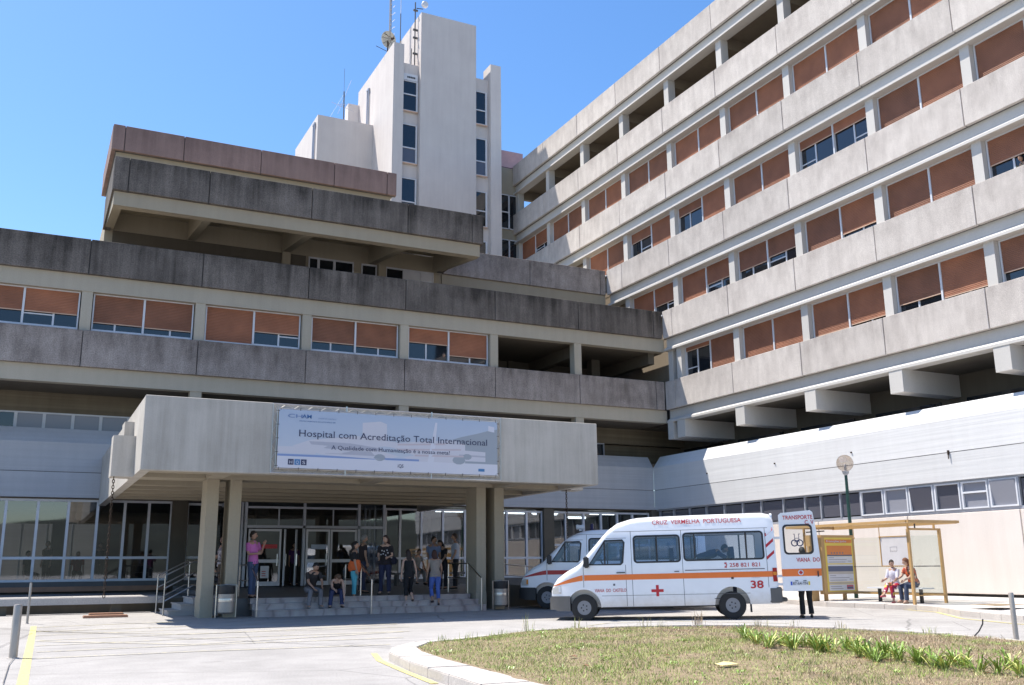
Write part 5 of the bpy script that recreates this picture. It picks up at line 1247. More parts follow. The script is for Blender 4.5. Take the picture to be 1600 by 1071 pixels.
obj('stripe', bm, M['orange'], v1, local=True)
bm = bmesh.new()
for z0 in (1.44, 1.74, 2.02):
    V_ = [LS(-.925, z0), LS(-1.12, z0+.16), LS(-1.12, z0+.24), LS(-.925, z0+.08)]; quad(bm, V_)
obj('warning_bars', bm, M['red'], v1, local=True)
bm = bmesh.new()
put_text(bm, 'CRUZ  VERMELHA  PORTUGUESA', .115, lambda a, b: LS(1.92-a, 2.405+b+.002*a, .012), .006, 2.28)
put_text(bm, 'VIANA  DO  CASTELO', .085, lambda a, b: LS(3.48-a, .725+b, .008), .006, .81)
put_text(bm, '258 821 821', .10, lambda a, b: LS(.02-a, 1.285+b, .008), .008, .76)
put_text(bm, '38', .19, lambda a, b: LS(-.47-a, .75+b, .008), .02, .32)
for pr in (rrect(1.84, 1.91, .595, .875, .003, 1), rrect(1.72, 1.84, .70, .77, .003, 1), rrect(1.91, 2.03, .70, .77, .003, 1)):
    quad(bm, [LS(a, b, .008) for a, b in pr[::2]][:4]) if False else bm.faces.new([bm.verts.new(LS(a, b, .008)) for a, b in pr])
# handset symbol
ps = [LS(.13-.05*math.sin(PI*k/8), 1.28+.11*k/8, .008) for k in range(9)]; pe = [LS(.155-.05*math.sin(PI*k/8), 1.28+.11*k/8, .008) for k in range(9)]
for k in range(8): quad(bm, [ps[k], ps[k+1], pe[k+1], pe[k]])
for z in (1.27, 1.365): bm.faces.new([bm.verts.new(LS(a, b, .009)) for a, b in rrect(.09, .15, z, z+.032, .008, 2)])
obj('lettering', bm, M['red'], v1, local=True, recalc=False)
bm = bmesh.new()
follow(bm, -.85, 1.15, 1.215, 1.235, .004, 40, 1); follow(bm, 1.3, 1.42, 1.19, 1.215, .02, 2, 1)
for a, b, c, e in ((-.72, -.50, .84, .845), (-.72, -.50, 1.0, 1.005)): follow(bm, a, b, c, e, .003, 4, 1)
follow(bm, .3, .45, .50, .52, .004, 2, 1); follow(bm, 2.95, 3.0, .88, .93, .004, 1, 1)
obj('door_track', bm, flat('panel_gap', (.10, .10, .11)), v1, local=True)
# rear doors: left one open, swung out behind the van
def rear_door(T, text):
    F_ = lambda u, vz, t: Vector((u, t, vz))
    o_ = [(0, .66), (.95, .66), (.97, 1.3), (.93, 2.1), (.87, 2.60), (.81, 2.65), (.08, 2.60), (.02, 2.55)]
    wn = rrect(.12, .80, 1.58, 2.28, .09)
    bm = bmesh.new(); slab(bm, o_, 0, .05, F_, holes=[wn[::-1]]); d = obj('rear_door', bm, M['paint'], v1, T, local=True)
    bm = bmesh.new(); pts, tris = poly_holes(wn); V_ = [bm.verts.new((a, .025, b)) for a, b in pts]
    for t_ in tris: bm.faces.new([V_[i] for i in t_])
    obj('door_glass', bm, glass_clear('door_glass', (.85, .9, .95), .03), d, T, local=True, recalc=False)
    bm = bmesh.new(); slab(bm, rrect(.095, .825, 1.555, 2.305, .10), .049, .06, F_, holes=[rrect(.14, .78, 1.60, 2.26, .08)[::-1]]); obj('door_rubber', bm, M['black'], d, T, local=True)
    bm = bmesh.new(); g = lambda a, b: Vector((a, .056, b)); quad(bm, [g(0, 1.02), g(.96, 1.02), g(.966, 1.2), g(0, 1.2)]); obj('stripe', bm, M['orange'], d, T, local=True)
    if not text: return d
    bm = bmesh.new(); g = lambda a, b: Vector((a, .059, b))
    put_text(bm, 'TRANSPORTE', .105, lambda a, b: g(.12+a, 2.43+b), .012, .74)
    put_text(bm, 'C. V', .105, lambda a, b: g(.66+a, 2.30+b), .012, .22)
    put_text(bm, 'VIANA  DO', .105, lambda a, b: g(.38+a, 1.37+b), .012, .57)
    obj('lettering', bm, M['red'], d, T, local=True, recalc=False)
    bm = bmesh.new(); n = 24; c = (.46, 1.11); bm.faces.new([bm.verts.new(Vector((c[0]+.068*math.cos(2*PI*k/n), .0585, c[1]+.068*math.sin(2*PI*k/n)))) for k in range(n)])
    for pr in ((.44, .48, 1.065, 1.155), (.415, .505, 1.09, 1.13)): f_ = quad(bm, [(pr[0], .062 if pr[0] > .43 else .0625, pr[2]), (pr[1], .062 if pr[0] > .43 else .0625, pr[2]), (pr[1], .062 if pr[0] > .43 else .0625, pr[3]), (pr[0], .062 if pr[0] > .43 else .0625, pr[3])], 1)
    obj('emblem', bm, [M['alu'], M['red']], d, T, local=True)
    bm = bmesh.new(); slab(bm, rrect(.12, .70, .76, .93, .02), .05, .055, F_); pl = obj('plate_recess', bm, M['paint'], d, T, local=True)
    bm = bmesh.new(); quad(bm, [(.23, .062, .80), (.62, .062, .80), (.62, .062, .89), (.23, .062, .89)], 0); quad(bm, [(.19, .062, .80), (.23, .062, .80), (.23, .062, .89), (.19, .062, .89)], 1); quad(bm, [(.62, .062, .80), (.66, .062, .80), (.66, .062, .89), (.62, .062, .89)], 2)
    put_text(bm, '87-64-TN', .065, lambda a, b: Vector((.245+a, .064, .813+b)), .01, .36, mi=3); obj('number_plate', bm, [M['alu'], flat('plate_blue', (.02, .08, .5)), flat('plate_yellow', (.7, .55, .05)), M['black']], d, T, local=True, recalc=False)
    # wheelchair symbol on the window
    bm = bmesh.new(); y_ = .03
    def arc(cx, cz, r, a0, a1, wd=.014, n=18):
        pr = None
        for k in range(n+1):
            a = R(a0+(a1-a0)*k/n); cur = (bm.verts.new((cx+(r-wd)*math.cos(a), y_, cz+(r-wd)*math.sin(a))), bm.verts.new((cx+(r+wd)*math.cos(a), y_, cz+(r+wd)*math.sin(a))))
            if pr: bm.faces.new((pr[0], pr[1], cur[1], cur[0]))
            pr = cur
    arc(.37, 1.84, .075, 0, 360); arc(.50, 1.84, .075, 0, 360)
    for a, b, c, e in ((.375, .39, 1.84, 2.07), (.48, .495, 1.84, 2.07), (.35, .39, 2.055, 2.07), (.48, .52, 2.055, 2.07), (.39, .48, 1.95, 1.965), (.39, .48, 1.87, 1.90)): quad(bm, [(a, y_+.001, c), (b, y_+.001, c), (b, y_+.001, e), (a, y_+.001, e)])
    obj('wheelchair_symbol', bm, flat('symbol_blue', (.02, .03, .09)), d, T, local=True)
    bm = bmesh.new(); box(bm, .86, .89, .0, .08, 1.0, 1.14); box(bm, .30, .38, .05, .07, .90, .915); box(bm, .50, .58, .05, .07, .90, .915); obj('latch', bm, M['black'], d, T, local=True)
    return d
# door local: u from hinge outwards, outer face towards +t
T = Matrix.Translation((-1.27, .93, 0)) @ Matrix.Rotation(PI-R(4), 4, 'Z') @ Matrix.Scale(-1, 4, (0, 1, 0))
dl = rear_door(T, True)
T = Matrix.Translation((-1.20, -.88, 0)) @ Matrix.Rotation(PI/2, 4, 'Z')
rear_door(T, False)
bm = bmesh.new()
for z in (.80, 1.0, 1.95): box(bm, -1.30, -1.14, .90, .955, z, z+.06)
obj('hinge', bm, M['alu'], v1, local=True)
# second van, parked nearer the building
lx, ly = -math.sin(HD), math.cos(HD); fx, fy = math.cos(HD), math.sin(HD)
c2 = (14.75, 27.48)
o2 = (c2[0]-fx*3.77-lx*.92, c2[1]-fy*3.77-ly*.92)
v2 = build_van('white van with a red stripe and roof beacons parked behind the number 38 van', (o2[0], o2[1], .10), (0, 0, HD), TOPL, detail=False, bump_mat='black')
bm = bmesh.new()
for side in (1, -1):
    follow(bm, -1.155, 3.745, 1.03, 1.16, .004, 90, 3, side=side); follow(bm, 3.78, 4.50, lambda s: 1.03-.08*((s-3.78)/.72)**1.2, lambda s: 1.16-.19*((s-3.78)/.72)**1.25, .004, 24, 3, side=side)
obj('stripe', bm, M['redst'], v2, local=True)
bm = bmesh.new(); lathe(bm, [(.07, 0), (.075, .03), (.06, .05), (.06, .16), (.045, .2), (.002, .21)], 16, o=(2.35, .35, 2.40)); obj('beacon', bm, flat('beacon_blue', (.03, .02, .06), .15), v2, local=True, sm=40)
bm = bmesh.new(); lathe(bm, [(.07, -.13), (.085, -.1), (.06, .0), (.085, .1), (.07, .13)], 14, 'x', o=(2.72, .35, 2.50)); box(bm, 2.68, 2.76, .30, .40, 2.38, 2.43); obj('siren_horn', bm, M['alu'], v2, local=True, sm=40)
bm = bmesh.new(); tube(bm, [(3.1, .5, 2.13), (3.02, .5, 2.42)], .006, 5); obj('aerial', bm, M['black'], v2, local=True)
# ================================================================== PEOPLE
def cloth(c, rough=.85):
    k = 'cloth_%02x%02x%02x' % tuple(int(x*255) for x in c)
    if k not in M: M[k] = plain('cloth', c, rough, var=.18, scale=6)
    return M[k]
def patterned(name, cols, scale=14):
    m, nt, b = newmat(name); v = N(nt, 'ShaderNodeTexVoronoi'); v.inputs['Scale'].default_value = scale; nt.links.new(coords(nt, obj=True), v.inputs['Vector'])
    s = N(nt, 'ShaderNodeSeparateColor'); nt.links.new(v.outputs['Color'], s.inputs[0])
    r_ = ramp(nt, s.outputs[0], [(i/len(cols), c) for i, c in enumerate(cols)]); nt.nodes[-1]
    for n in nt.nodes:
        if n.type == 'VALTORGB': n.color_ramp.interpolation = 'CONSTANT'
    nt.links.new(r_, b.inputs['Base Color']); b.inputs['Roughness'].default_value = .85; return m
SK = flat('skin', (.42, .24, .16), .55); SKL = flat('light_skin', (.52, .32, .23), .55)
def dirv(pitch, side=0):
    p, s = R(pitch), R(side); return Vector((math.sin(s)*math.cos(p) if False else math.sin(s), -math.sin(p)*math.cos(s), -math.cos(p)*math.cos(s)))
def loft(bm, pts, rad, xax=Vector((1, 0, 0)), n=14, mi=0, cap=True):
    rings = []
    pts = [Vector(p) for p in pts]
    for i, p in enumerate(pts):
        d = (pts[min(i+1, len(pts)-1)]-pts[max(i-1, 0)]).normalized(); x = (xax-d*xax.dot(d)).normalized(); y = d.cross(x)
        rx, ry = rad[i] if isinstance(rad[i], tuple) else (rad[i], rad[i])
        rings.append([p+x*rx*math.cos(2*PI*k/n)+y*ry*math.sin(2*PI*k/n) for k in range(n)])
    ringmesh(bm, rings, cap=cap, mi=mi)
def ruffle(bm):
    bmesh.ops.subdivide_edges(bm, edges=bm.edges[:], cuts=1, use_grid_fill=True, smooth=.3)
    bm.normal_update()
    for v in bm.verts:
        p = v.co; v.co = p+v.normal*(noise.noise(Vector((p.x*9, p.y*9, p.z*16)))*.012+noise.noise(p*28)*.005)
def person(label, loc, rz, h=1.7, lean=0, side=0, head=(0, 0), legs=((0, 0, 3), (0, 0, 3)), arms=((0, 10, 8), (0, 10, 8)), shirt=(.1, .1, .1), trousers=(.03, .04, .09), shoes=(.03, .025, .02), hair=(.03, .02, .015), hairlen=0, sleeve=.35, skin=None, female=False, lower='trousers', legcut=1.0, group=None, shirtmat=None, lowmat=None, fat=1.0, drop=0.0, seatz=None):
    s = h/1.75; skin = skin or SK
    t = thing('person', label, 'person', loc, rz, group)
    pel = Vector((0, 0, 0)); sp = Vector((math.sin(R(side)), -math.sin(R(lean))*math.cos(R(side)), math.cos(R(lean))*math.cos(R(side))))
    sp2 = Vector((sp.x, sp.y*1.25, sp.z)).normalized()
    waist = pel+sp*.17; chest = waist+sp2*.22; neck = chest+sp2*.15; J = {}
    hp = R(head[1]); hd = (sp2+Vector((0, -math.sin(hp), 0))*1.0).normalized(); hc = neck+hd*.175+Vector((0, -.02, 0))
    feet = []; chains = []
    fwdv = Vector((0, -1, 0))
    for i, sx in enumerate((1, -1)):
        th, shn, sd = legs[i]
        hip = pel+Vector((sx*.09, 0, -.03)); knee = hip+dirv(th, sx*sd)*.43; ank = knee+dirv(shn, sx*sd*.5)*.42
        toe = ank+Vector((sx*.03, -.15, -.045)) if abs(shn) < 50 else ank+Vector((0, -.05, -.14)); chains.append((hip, knee, ank, toe)); feet.append(ank.z-.085)
    ar = []
    xa = Vector((1, 0, 0))
    for i, sx in enumerate((1, -1)):
        up_, fo, sd = arms[i][:3]; inw = arms[i][3] if len(arms[i]) > 3 else 0
        shd = neck-sp2*.05+Vector((sx*(.165 if female else .19), 0, 0)); el = shd+dirv(up_, sx*sd)*.29; wr = el+dirv(fo, sx*(sd*.4-inw))*.25; hd_ = wr+(wr-el).normalized()*.09
        ar.append((shd, el, wr, hd_))
    lift = Vector((0, 0, -min(feet)+drop))
    def P(v): return (v+lift)*s
    # --- body, one skinned mesh
    bm = bmesh.new(); sk = bm.verts.layers.skin.verify()
    def sv(p, r): v = bm.verts.new(P(p)); v[sk].radius = (r*s, r*s); return v
    vp = sv(pel, .115); vp[sk].use_root = True; vw = sv(waist, .10); vc = sv(chest, .125); vn = sv(neck-sp2*.02, .07); vh = sv(neck+hd*.07, .052)
    for a, b in ((vp, vw), (vw, vc), (vc, vn), (vn, vh)): bm.edges.new((a, b))
    for (hip, knee, ank, toe) in chains:
        a, b, c, d = sv(hip, .082), sv(knee, .054), sv(ank, .036), sv(toe, .032); b1 = sv(knee.lerp(ank, .35), .054)
        for e in ((vp, a), (a, b), (b, b1), (b1, c), (c, d)): bm.edges.new(e)
    for (a_, b_, c_, d_) in ar:
        a, b, c, d = sv(a_, .052), sv(b_, .039), sv(c_, .026), sv(c_.lerp(d_, .6), .030)
        for e in ((vn, a), (a, b), (b, c), (c, d)): bm.edges.new(e)
    me = D.meshes.new('sk'); bm.to_mesh(me); bm.free(); o = D.objects.new('sk', me); col.objects.link(o)
    o.modifiers.new('s', 'SKIN'); m_ = o.modifiers.new('u', 'SUBSURF'); m_.levels = 1; m_.render_levels = 1
    dg = bpy.context.evaluated_depsgraph_get(); m2 = D.meshes.new_from_object(o.evaluated_get(dg)); D.objects.remove(o); D.meshes.remove(me)
    bm = bmesh.new(); bm.from_mesh(m2); D.meshes.remove(m2)
    for f in bm.faces: f.material_index = 0; f.smooth = True
    # head with jaw, nose, ears, eyes, mouth
    Hm = Matrix.Translation(P(hc)) @ Matrix.Rotation(R(head[0]), 4, 'Z') @ Matrix.Rotation(-(R(lean)*.6+hp), 4, 'X')
    Hm = Matrix.Translation(P(hc)) @ Matrix.Rotation(R(head[0]), 4, 'Z') @ Matrix.Rotation((R(lean)*.6+hp), 4, 'X')
    vs = sphere(bm, (0, 0, 0), 1, 18, 14)
    for v in vs:
        p = v.co.copy(); x, y, z = p.x*.074, p.y*.095, p.z*.118
        if z < 0: x *= 1-.28*(-p.z)**1.5; y = y*(1-.12*(-p.z)) if y < 0 else y*(1-.35*(-p.z))
        v.co = Hm @ (Vector((x, y, z))*s)
    def hsph(c, r, mi, **k):
        vv = sphere(bm, (0, 0, 0), r*s, 8, 6, mi=mi, **k)
        for v in vv: v.co = Hm @ (v.co+Vector(c)*s)
    hsph((0, -.099, -.015), .016, 0, sx=.8, sz=1.5)
    for sx in (1, -1): hsph((sx*.073, .01, -.005), .022, 0, sx=.4, sz=1.3); hsph((sx*.028, -.086, .012), .009, 1, sz=.7); hsph((sx*.028, -.087, .030), .014, 1, sz=.22, sy=.5)
    hsph((0, -.086, -.058), .022, 2, sz=.25, sy=.5)
    # hands: five fingers
    for q, (a_, b_, c_, d_) in enumerate(ar):
        sx = 1 if q == 0 else -1
        d = (c_-b_).normalized(); lat = Vector((0, 1, 0)) if abs(d.y) < .8 else Vector((0, 0, 1)); lat = (lat-d*lat.dot(d)).normalized(); nrm = d.cross(lat)*-sx
        base = c_+d*.045
        loft(bm, [P(c_), P(c_+d*.04), P(c_+d*.085)], [(.026*s, .018*s), (.038*s, .016*s), (.036*s, .013*s)], xax=lat, n=8)
        for k in range(4):
            f0 = c_+d*.08+lat*(.028-.019*k); L = (.062, .072, .068, .052)[k]
            loft(bm, [P(f0), P(f0+d*L*.5+nrm*.006), P(f0+d*L*.85+nrm*.022), P(f0+d*L+nrm*.032)], [.0088*s, .0082*s, .0072*s, .005*s], n=6)
        t0 = c_+d*.03+lat*.03; loft(bm, [P(t0), P(t0+(d+lat*.9).normalized()*.035), P(t0+(d+lat*.35).normalized()*.062+nrm*.012)], [.011*s, .010*s, .007*s], n=6)
    obj('body', bm, [skin, M['black'], flat('lips', (.30, .10, .09))], t, local=True, recalc=True)
    # --- upper garment
    bm = bmesh.new(); f_ = fat
    wa = (.150 if not female else .135)*f_; ch = (.185 if not female else .165)*f_; hipw = (.160 if not female else .178)*f_
    hem = pel-sp*.06 if abs(legs[0][0]) < 45 else pel+sp*.02
    loft(bm, [P(hem), P(pel+sp*.06), P(waist), P(chest-sp2*.04), P(chest+sp2*.05), P(neck-sp2*.035), P(neck+sp2*.02)],
         [((hipw+.01)*s, .128*s*f_), (hipw*s, .128*s*f_), ((wa+.005)*s, .112*s*f_), ((ch+.004)*s, (.125 if not female else .135)*s*f_), ((ch+.008)*s, .115*s*f_), (.135*s, .082*s), (.062*s, .062*s)], n=18)
    if sleeve > 0:
        for (a_, b_, c_, d_) in ar:
            e1 = a_.lerp(b_, min(1, sleeve*2)) ; pts = [a_+(a_-b_).normalized()*.0+Vector((0, 0, .015)), a_.lerp(b_, .15), e1]; rr = [.060*s*f_, .066*s*f_, .055*s*f_]
            if sleeve > .5: pts.append(b_.lerp(c_, sleeve*2-1)); rr.append(.040*s)
            loft(bm, [P(p) for p in pts], rr, n=10)
    ruffle(bm)
    obj('shirt', bm, shirtmat or cloth(shirt), t, local=True, sm=60)
    # --- lower garment
    bm = bmesh.new()
    loft(bm, [P(pel+sp*.09), P(pel+sp*.0), P(pel-sp*.07)], [((hipw-.008)*s, .118*s*f_), ((hipw)*s, .128*s*f_), (.15*s*f_, .12*s)], n=16)
    for (hip, knee, ank, toe) in chains:
        end = knee.lerp(ank, legcut*.97) if lower == 'trousers' else knee.lerp(ank, .3)
        if lower == 'trousers': loft(bm, [P(hip+Vector((0, 0, .03))), P(hip.lerp(knee, .3)), P(hip.lerp(knee, .75)), P(knee), P(knee.lerp(ank, legcut*.5)), P(end)], [.100*s*f_, .097*s*f_, .077*s, .070*s, .067*s, .068*s], n=12)
        else: loft(bm, [P(hip+Vector((0, 0, .03))), P(hip.lerp(knee, .5)), P(knee), P(end)], [.115*s, .125*s, .12*s, .125*s], n=14)
    ruffle(bm)
    obj('trousers' if lower == 'trousers' else 'skirt', bm, lowmat or cloth(trousers), t, local=True, sm=60)
    for (hip, knee, ank, toe) in chains:
        bm = bmesh.new(); d = (toe-ank); d.z = d.z*.2; d = d.normalized() if d.length > .02 else fwdv; a0 = ank+Vector((0, 0, -.05))
        loft(bm, [P(a0-d*.07), P(a0-d*.05), P(a0+d*.06), P(a0+d*.15), P(a0+d*.19)], [(.024*s, .02*s), (.038*s, .036*s), (.044*s, .034*s), (.04*s, .024*s), (.018*s, .012*s)], n=10); obj('shoe', bm, cloth(shoes, .5), t, local=True, sm=60)
    # --- hair
    bm = bmesh.new(); vs = sphere(bm, (0, 0, 0), 1, 18, 14)
    for v in vs:
        p = v.co.copy(); x, y, z = p.x*.083, p.y*.103+.006, p.z*.122+.008
        nz_ = noise.noise(p*3.1)*.006; v.co = Vector((x*(1+nz_*8), y+nz_, z+nz_))
    cut = [v for v in bm.verts if (v.co.y < -.045 and v.co.z < .052) or (v.co.z < -.02 and v.co.y < .02) or v.co.z < -.085]
    bmesh.ops.delete(bm, geom=cut, context='VERTS')
    for v in bm.verts: v.co = Hm @ (v.co*s)
    if hairlen: 
        c0 = Hm @ (Vector((0, .045, .02))*s); c1 = Hm @ (Vector((0, .075, -.10))*s); c2_ = P(chest.lerp(neck, 1-hairlen)+Vector((0, .10, 0)))
        loft(bm, [c0, c1, c1.lerp(c2_, .6), c2_], [(.088*s, .065*s), (.095*s, .05*s), (.09*s, .035*s), (.05*s, .015*s)], n=12)
    obj('hair', bm, cloth(hair, .7), t, local=True, sm=80)
    return t, P, ar, chains
DJ = (.035, .045, .09)
person('man in a pink T-shirt and blue jeans at the top of the steps', (5.95, 28.95, .57), R(35), 1.84, lean=-4, head=(30, 4), legs=((-6, -4, 2), (6, 2, 2)), arms=((28, 150, 3, 12), (8, 95, 3, 30)), shirt=(.58, .16, .42), trousers=(.055, .08, .15), shoes=(.02, .018, .016), hair=(.025, .015, .01), fat=.95)
person('seated man in a dark T-shirt and grey trousers on the marble steps', (7.55, 28.62, .26), R(10), 1.74, lean=22, head=(25, 14), legs=((88, -8, 8), (88, -4, 10)), arms=((32, 62, 5, 25), (30, 50, 5, 20)), shirt=(.035, .028, .026), trousers=(.20, .19, .20), shoes=(.25, .24, .23), hair=(.012, .01, .01), hairlen=0)
person('seated woman in a black vest bowing her head on the marble steps', (8.3, 28.6, .26), R(-8), 1.62, lean=48, head=(10, 38), legs=((92, 4, 6), (90, -4, 10)), arms=((20, 20, 6), (45, 70, 5, 20)), shirt=(.015, .013, .016), trousers=(.04, .05, .12), hair=(.13, .07, .04), hairlen=.25, sleeve=0, female=True, skin=SKL)
tw, P_, ar_, ch_ = person('woman in turquoise cropped trousers with an orange cloth round her waist', (8.95, 28.86, .42), R(62), 1.70, head=(0, 0), legs=((-2, -2, 2), (3, 0, 2)), arms=((12, 40, 4), (8, 15, 4)), shirt=(.012, .012, .014), trousers=(.10, .42, .50), shoes=(.35, .25, .2), hair=(.012, .01, .01), hairlen=.35, female=True, legcut=.72, fat=1.05)
bm = bmesh.new(); loft(bm, [P_(Vector((0, 0, -.08))), P_(Vector((0, -.01, .02))), P_(Vector((.0, -.01, .15))), P_(Vector((.02, -.02, .27)))], [.165, .20, .185, .14], n=16)
for k, v in enumerate(bm.verts): v.co += Vector((noise.noise(v.co*9)*.02, noise.noise(v.co*9+Vector((5, 0, 0)))*.03, 0))
obj('orange_cloth', bm, cloth((.68, .13, .03)), tw, local=True, sm=60)
person('grey-haired man in a dark shirt behind the woman with the orange cloth', (9.75, 30.6, .6), R(95), 1.78, head=(0, 8), arms=((0, 25, 4), (0, 15, 4)), shirt=(.03, .02, .022), trousers=(.03, .035, .07), hair=(.22, .21, .20), sleeve=.25)
tw, P_, ar_, ch_ = person('curly-haired woman in a dark spotted blouse and jeans at the top of the steps', (10.05, 29.25, .58), R(-35), 1.74, head=(-30, 4), legs=((0, 0, 4), (2, -2, 4)), arms=((12, 75, 14, 25), (10, 70, 10, 25)), shirt=(.02, .015, .017), trousers=(.025, .03, .07), hair=(.04, .02, .015), hairlen=.1, female=True, fat=1.15, skin=SKL)
bm = bmesh.new(); box(bm, .20, .36, -.12, .12, .90, 1.12); bmesh.ops.bevel(bm, geom=bm.edges[:], offset=.04, segments=3, affect='EDGES')
for q in (-.05, .05): tube(bm, [(.28, q, 1.1), (.25, q, 1.25), (.2, q, 1.4)], .01, 5)
tag(obj('shoulder_bag', bm, cloth((.015, .015, .03)), None, Matrix.Translation((10.05, 29.25, .58)) @ Matrix.Rotation(R(-35), 4, 'Z')), 'navy shoulder bag hanging at the hip of the curly-haired woman', 'bag')
bm = bmesh.new()
for x, z in ((-.07, 1.32), (.0, 1.30), (.09, 1.33), (.12, 1.25), (-.03, 1.22), (.05, 1.18), (-.1, 1.2)): lathe(bm, [(.02, -.155), (.018, -.160), (.001, -.161)], 8, 'y', o=(x, .0, z))
obj('printed_spots', bm, M['alu'], tw, local=True)
person('woman in a black halter dress climbing the marble steps', (10.52, 28.42, .26), R(178), 1.62, lean=6, head=(0, 4), legs=((-2, -4, 1), (22, -42, 1)), arms=((-6, 4, 12), (-12, -2, 14)), shirt=(.010, .010, .012), trousers=(.010, .010, .012), shoes=(.08, .05, .04), hair=(.03, .018, .014), hairlen=.55, sleeve=0, female=True, legcut=.45, fat=1.0, skin=SKL)
person('woman in a beige T-shirt and bright blue cropped jeans climbing the marble steps', (11.35, 28.35, .26), R(172), 1.62, lean=8, head=(-15, 6), legs=((18, -35, 2), (4, -10, 2)), arms=((-10, 15, 14), (-4, 35, 12)), shirt=(.30, .25, .21), trousers=(.08, .14, .42), shoes=(.05, .03, .03), hair=(.05, .018, .012), hairlen=.08, sleeve=.18, female=True, legcut=.7, fat=1.05)
person('balding seated man in a grey shirt on the bench by the lobby windows', (14.0, 37.15, .74), R(15), 1.72, lean=16, head=(15, 10), legs=((80, 0, 10), (82, -6, 8)), arms=((25, 50, 6, 15), (25, 45, 6, 15)), shirt=(.22, .22, .21), trousers=(.16, .17, .18), hair=(.09, .05, .035), sleeve=.3, fat=1.1)
person('man in a blue shirt looking back over his shoulder by the lobby windows', (12.9, 32.4, .64), R(140), 1.76, head=(-95, 0), arms=((5, 30, 8, 10), (5, 20, 8, 10)), shirt=(.17, .22, .36), trousers=(.015, .015, .018), hair=(.02, .014, .01), fat=1.08)
person('dark-haired figure in black stooping between the two men in light shirts', (13.25, 32.35, .64), R(-60), 1.66, lean=10, head=(-10, 14), arms=((15, 45, 6, 10), (10, 40, 6)), shirt=(.012, .012, .013), trousers=(.02, .02, .028), hair=(.012, .01, .01), hairlen=.15)
person('man in a white short-sleeved shirt at the right of the lobby windows', (13.6, 32.1, .64), R(-110), 1.86, head=(0, 4), arms=((2, 25, 10), (-5, 10, 8)), shirt=(.42, .47, .58), trousers=(.015, .015, .02), hair=(.035, .02, .015), sleeve=.34, fat=1.12)
person('man in a striped shirt and brown trousers glimpsed between the left pillars', (5.35, 30.6, .58), R(80), 1.72, head=(0, 3), arms=((10, 60, 5, 10), (5, 30, 5)), shirt=(.25, .22, .22), trousers=(.09, .06, .04), hair=(.12, .06, .04), shirtmat=patterned('striped_shirt', [(.35, .32, .32), (.15, .12, .14)], 20))
person('seated person in dark clothes behind the handrail left of the pillars', (5.15, 31.5, .58), R(60), 1.65, lean=12, head=(10, 10), legs=((80, 0, 6), (80, 0, 6)), arms=((25, 60, 5, 10), (25, 60, 5, 10)), shirt=(.015, .014, .016), trousers=(.02, .02, .03), hair=(.012, .01, .01))
person('woman in a purple top standing inside the open entrance door', (9.68, 39.3, .75), R(5), 1.62, head=(0, 0), shirt=(.10, .03, .13), trousers=(.02, .015, .025), hair=(.03, .015, .01), female=True, hairlen=.1)
person('man in dark trousers standing behind the open rear door of the van', (18.15, 19.75, .03), R(150), 1.74, head=(10, 16), legs=((-3, -6, 3), (8, -10, 2)), arms=((30, 75, 8, 10), (30, 75, 8, 10)), shirt=(.012, .012, .014), trousers=(.012, .012, .014), hair=(.012, .01, .01), skin=SKL)
person('girl in a white blouse and red flowered trousers sitting cross-legged in the bus shelter', (24.15, 22.35, .2), R(-78), 1.60, lean=4, head=(55, 6), legs=((84, -6, 4), (96, 42, -8)), arms=((25, 60, 8, 10), (20, 75, 8, 10)), shirt=(.66, .64, .72), trousers=(.4, .02, .04), hair=(.03, .018, .012), shoes=(.5, .08, .12), sleeve=.5, female=True, legcut=.8, lowmat=patterned('flowered_red', [(.42, .02, .04), (.30, .03, .12), (.60, .45, .10), (.50, .02, .04), (.65, .5, .5)], 13), skin=SKL)
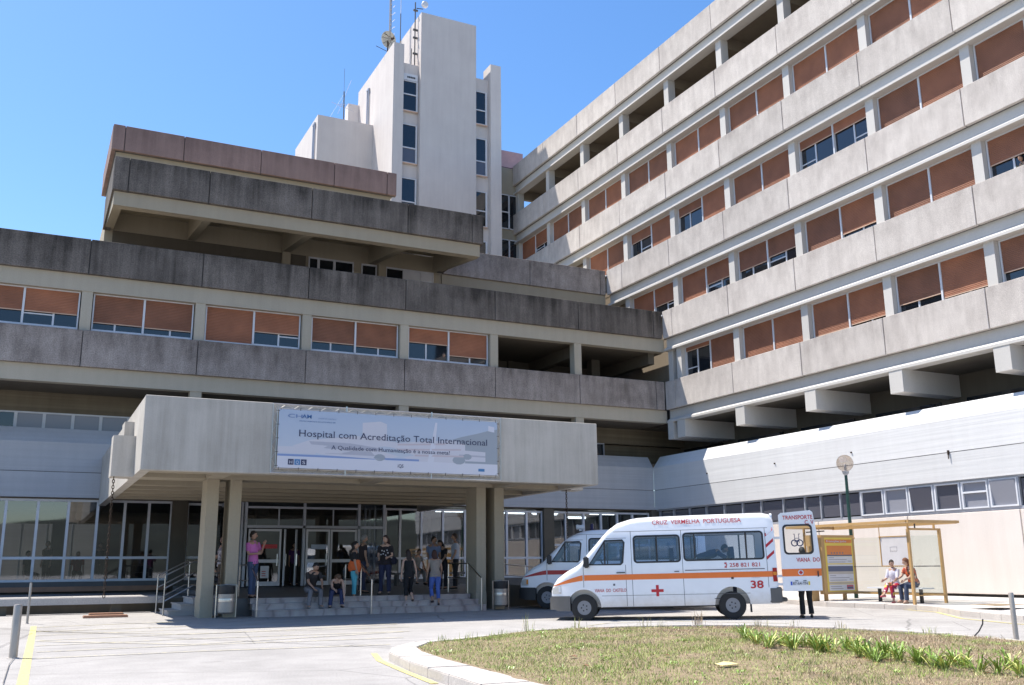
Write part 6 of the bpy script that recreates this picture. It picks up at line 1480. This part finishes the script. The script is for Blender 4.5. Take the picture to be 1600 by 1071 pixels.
person('woman in an orange flowered blouse and jeans sitting at the right of the shelter bench', (24.2, 21.66, .2), R(-98), 1.68, lean=14, head=(-45, 8), legs=((82, 4, 5), (84, -6, 6)), arms=((30, 62, 8, 15), (32, 70, 8, 20)), shirt=(.6, .2, .08), trousers=(.04, .055, .10), hair=(.17, .06, .025), shoes=(.3, .2, .14), sleeve=.3, female=True, hairlen=.05, fat=1.15, shirtmat=patterned('flowered_orange', [(.52, .10, .03), (.45, .08, .03), (.30, .05, .03), (.62, .42, .30), (.55, .12, .03), (.06, .05, .03)], 15), skin=SKL)
# someone leaning inside the van, seen through its side window
pv_ = Matrix.Translation((16.77, 21.09, .035)) @ Matrix.Rotation(HD, 4, 'Z') @ Vector((.72, .05, .60))
person('person in dark blue leaning over a seat inside the number 38 van', tuple(pv_), HD+R(-90), 1.66, lean=68, head=(0, -20), arms=((62, 75, 6), (55, 60, 6)), shirt=(.03, .05, .12), trousers=(.02, .02, .04), hair=(.012, .01, .01), sleeve=.5)
# people at upstairs windows
person('person in a pale blue top looking out of a shuttered window above the canopy', (16.6, 40.95, 9.45), R(5), 1.62, lean=15, head=(0, 6), arms=((30, 80, 10), (30, 80, 10)), shirt=(.25, .42, .58), trousers=(.1, .1, .12), hair=(.16, .10, .07), fat=1.1)
# silhouettes behind the left glazing
for x, y, hh, rz, lab, kw in ((.15, 43.2, 1.72, R(60), 'seated dark figure at the far left behind the lobby glazing', dict(legs=((80, 0, 5), (80, 0, 5)))), (.85, 43.4, 1.75, R(-50), 'standing person in a dark jacket second from the left behind the lobby glazing', {}), (2.75, 43.0, 1.7, R(20), 'standing person in black behind the lobby glazing near the rain chain', {}), (2.0, 44, 1.7, R(0), 'seated person in a red top behind the lobby glazing', dict(legs=((80, 0, 5), (80, 0, 5)), shirt=(.25, .03, .03)))):
    kw.setdefault('shirt', (.02, .02, .022)); person(lab, (x, y, .75), rz, hh, trousers=(.02, .02, .025), hair=(.015, .012, .01), **kw)

person('person at the right-hand edge looking out of a half-open shuttered ward window', (29.32, 19.75, 13.2), R(-90), 1.62, lean=15, head=(0, 8), arms=((30, 80, 10), (30, 80, 10)), shirt=(.10, .10, .07), trousers=(.1, .1, .12), hair=(.10, .05, .03))
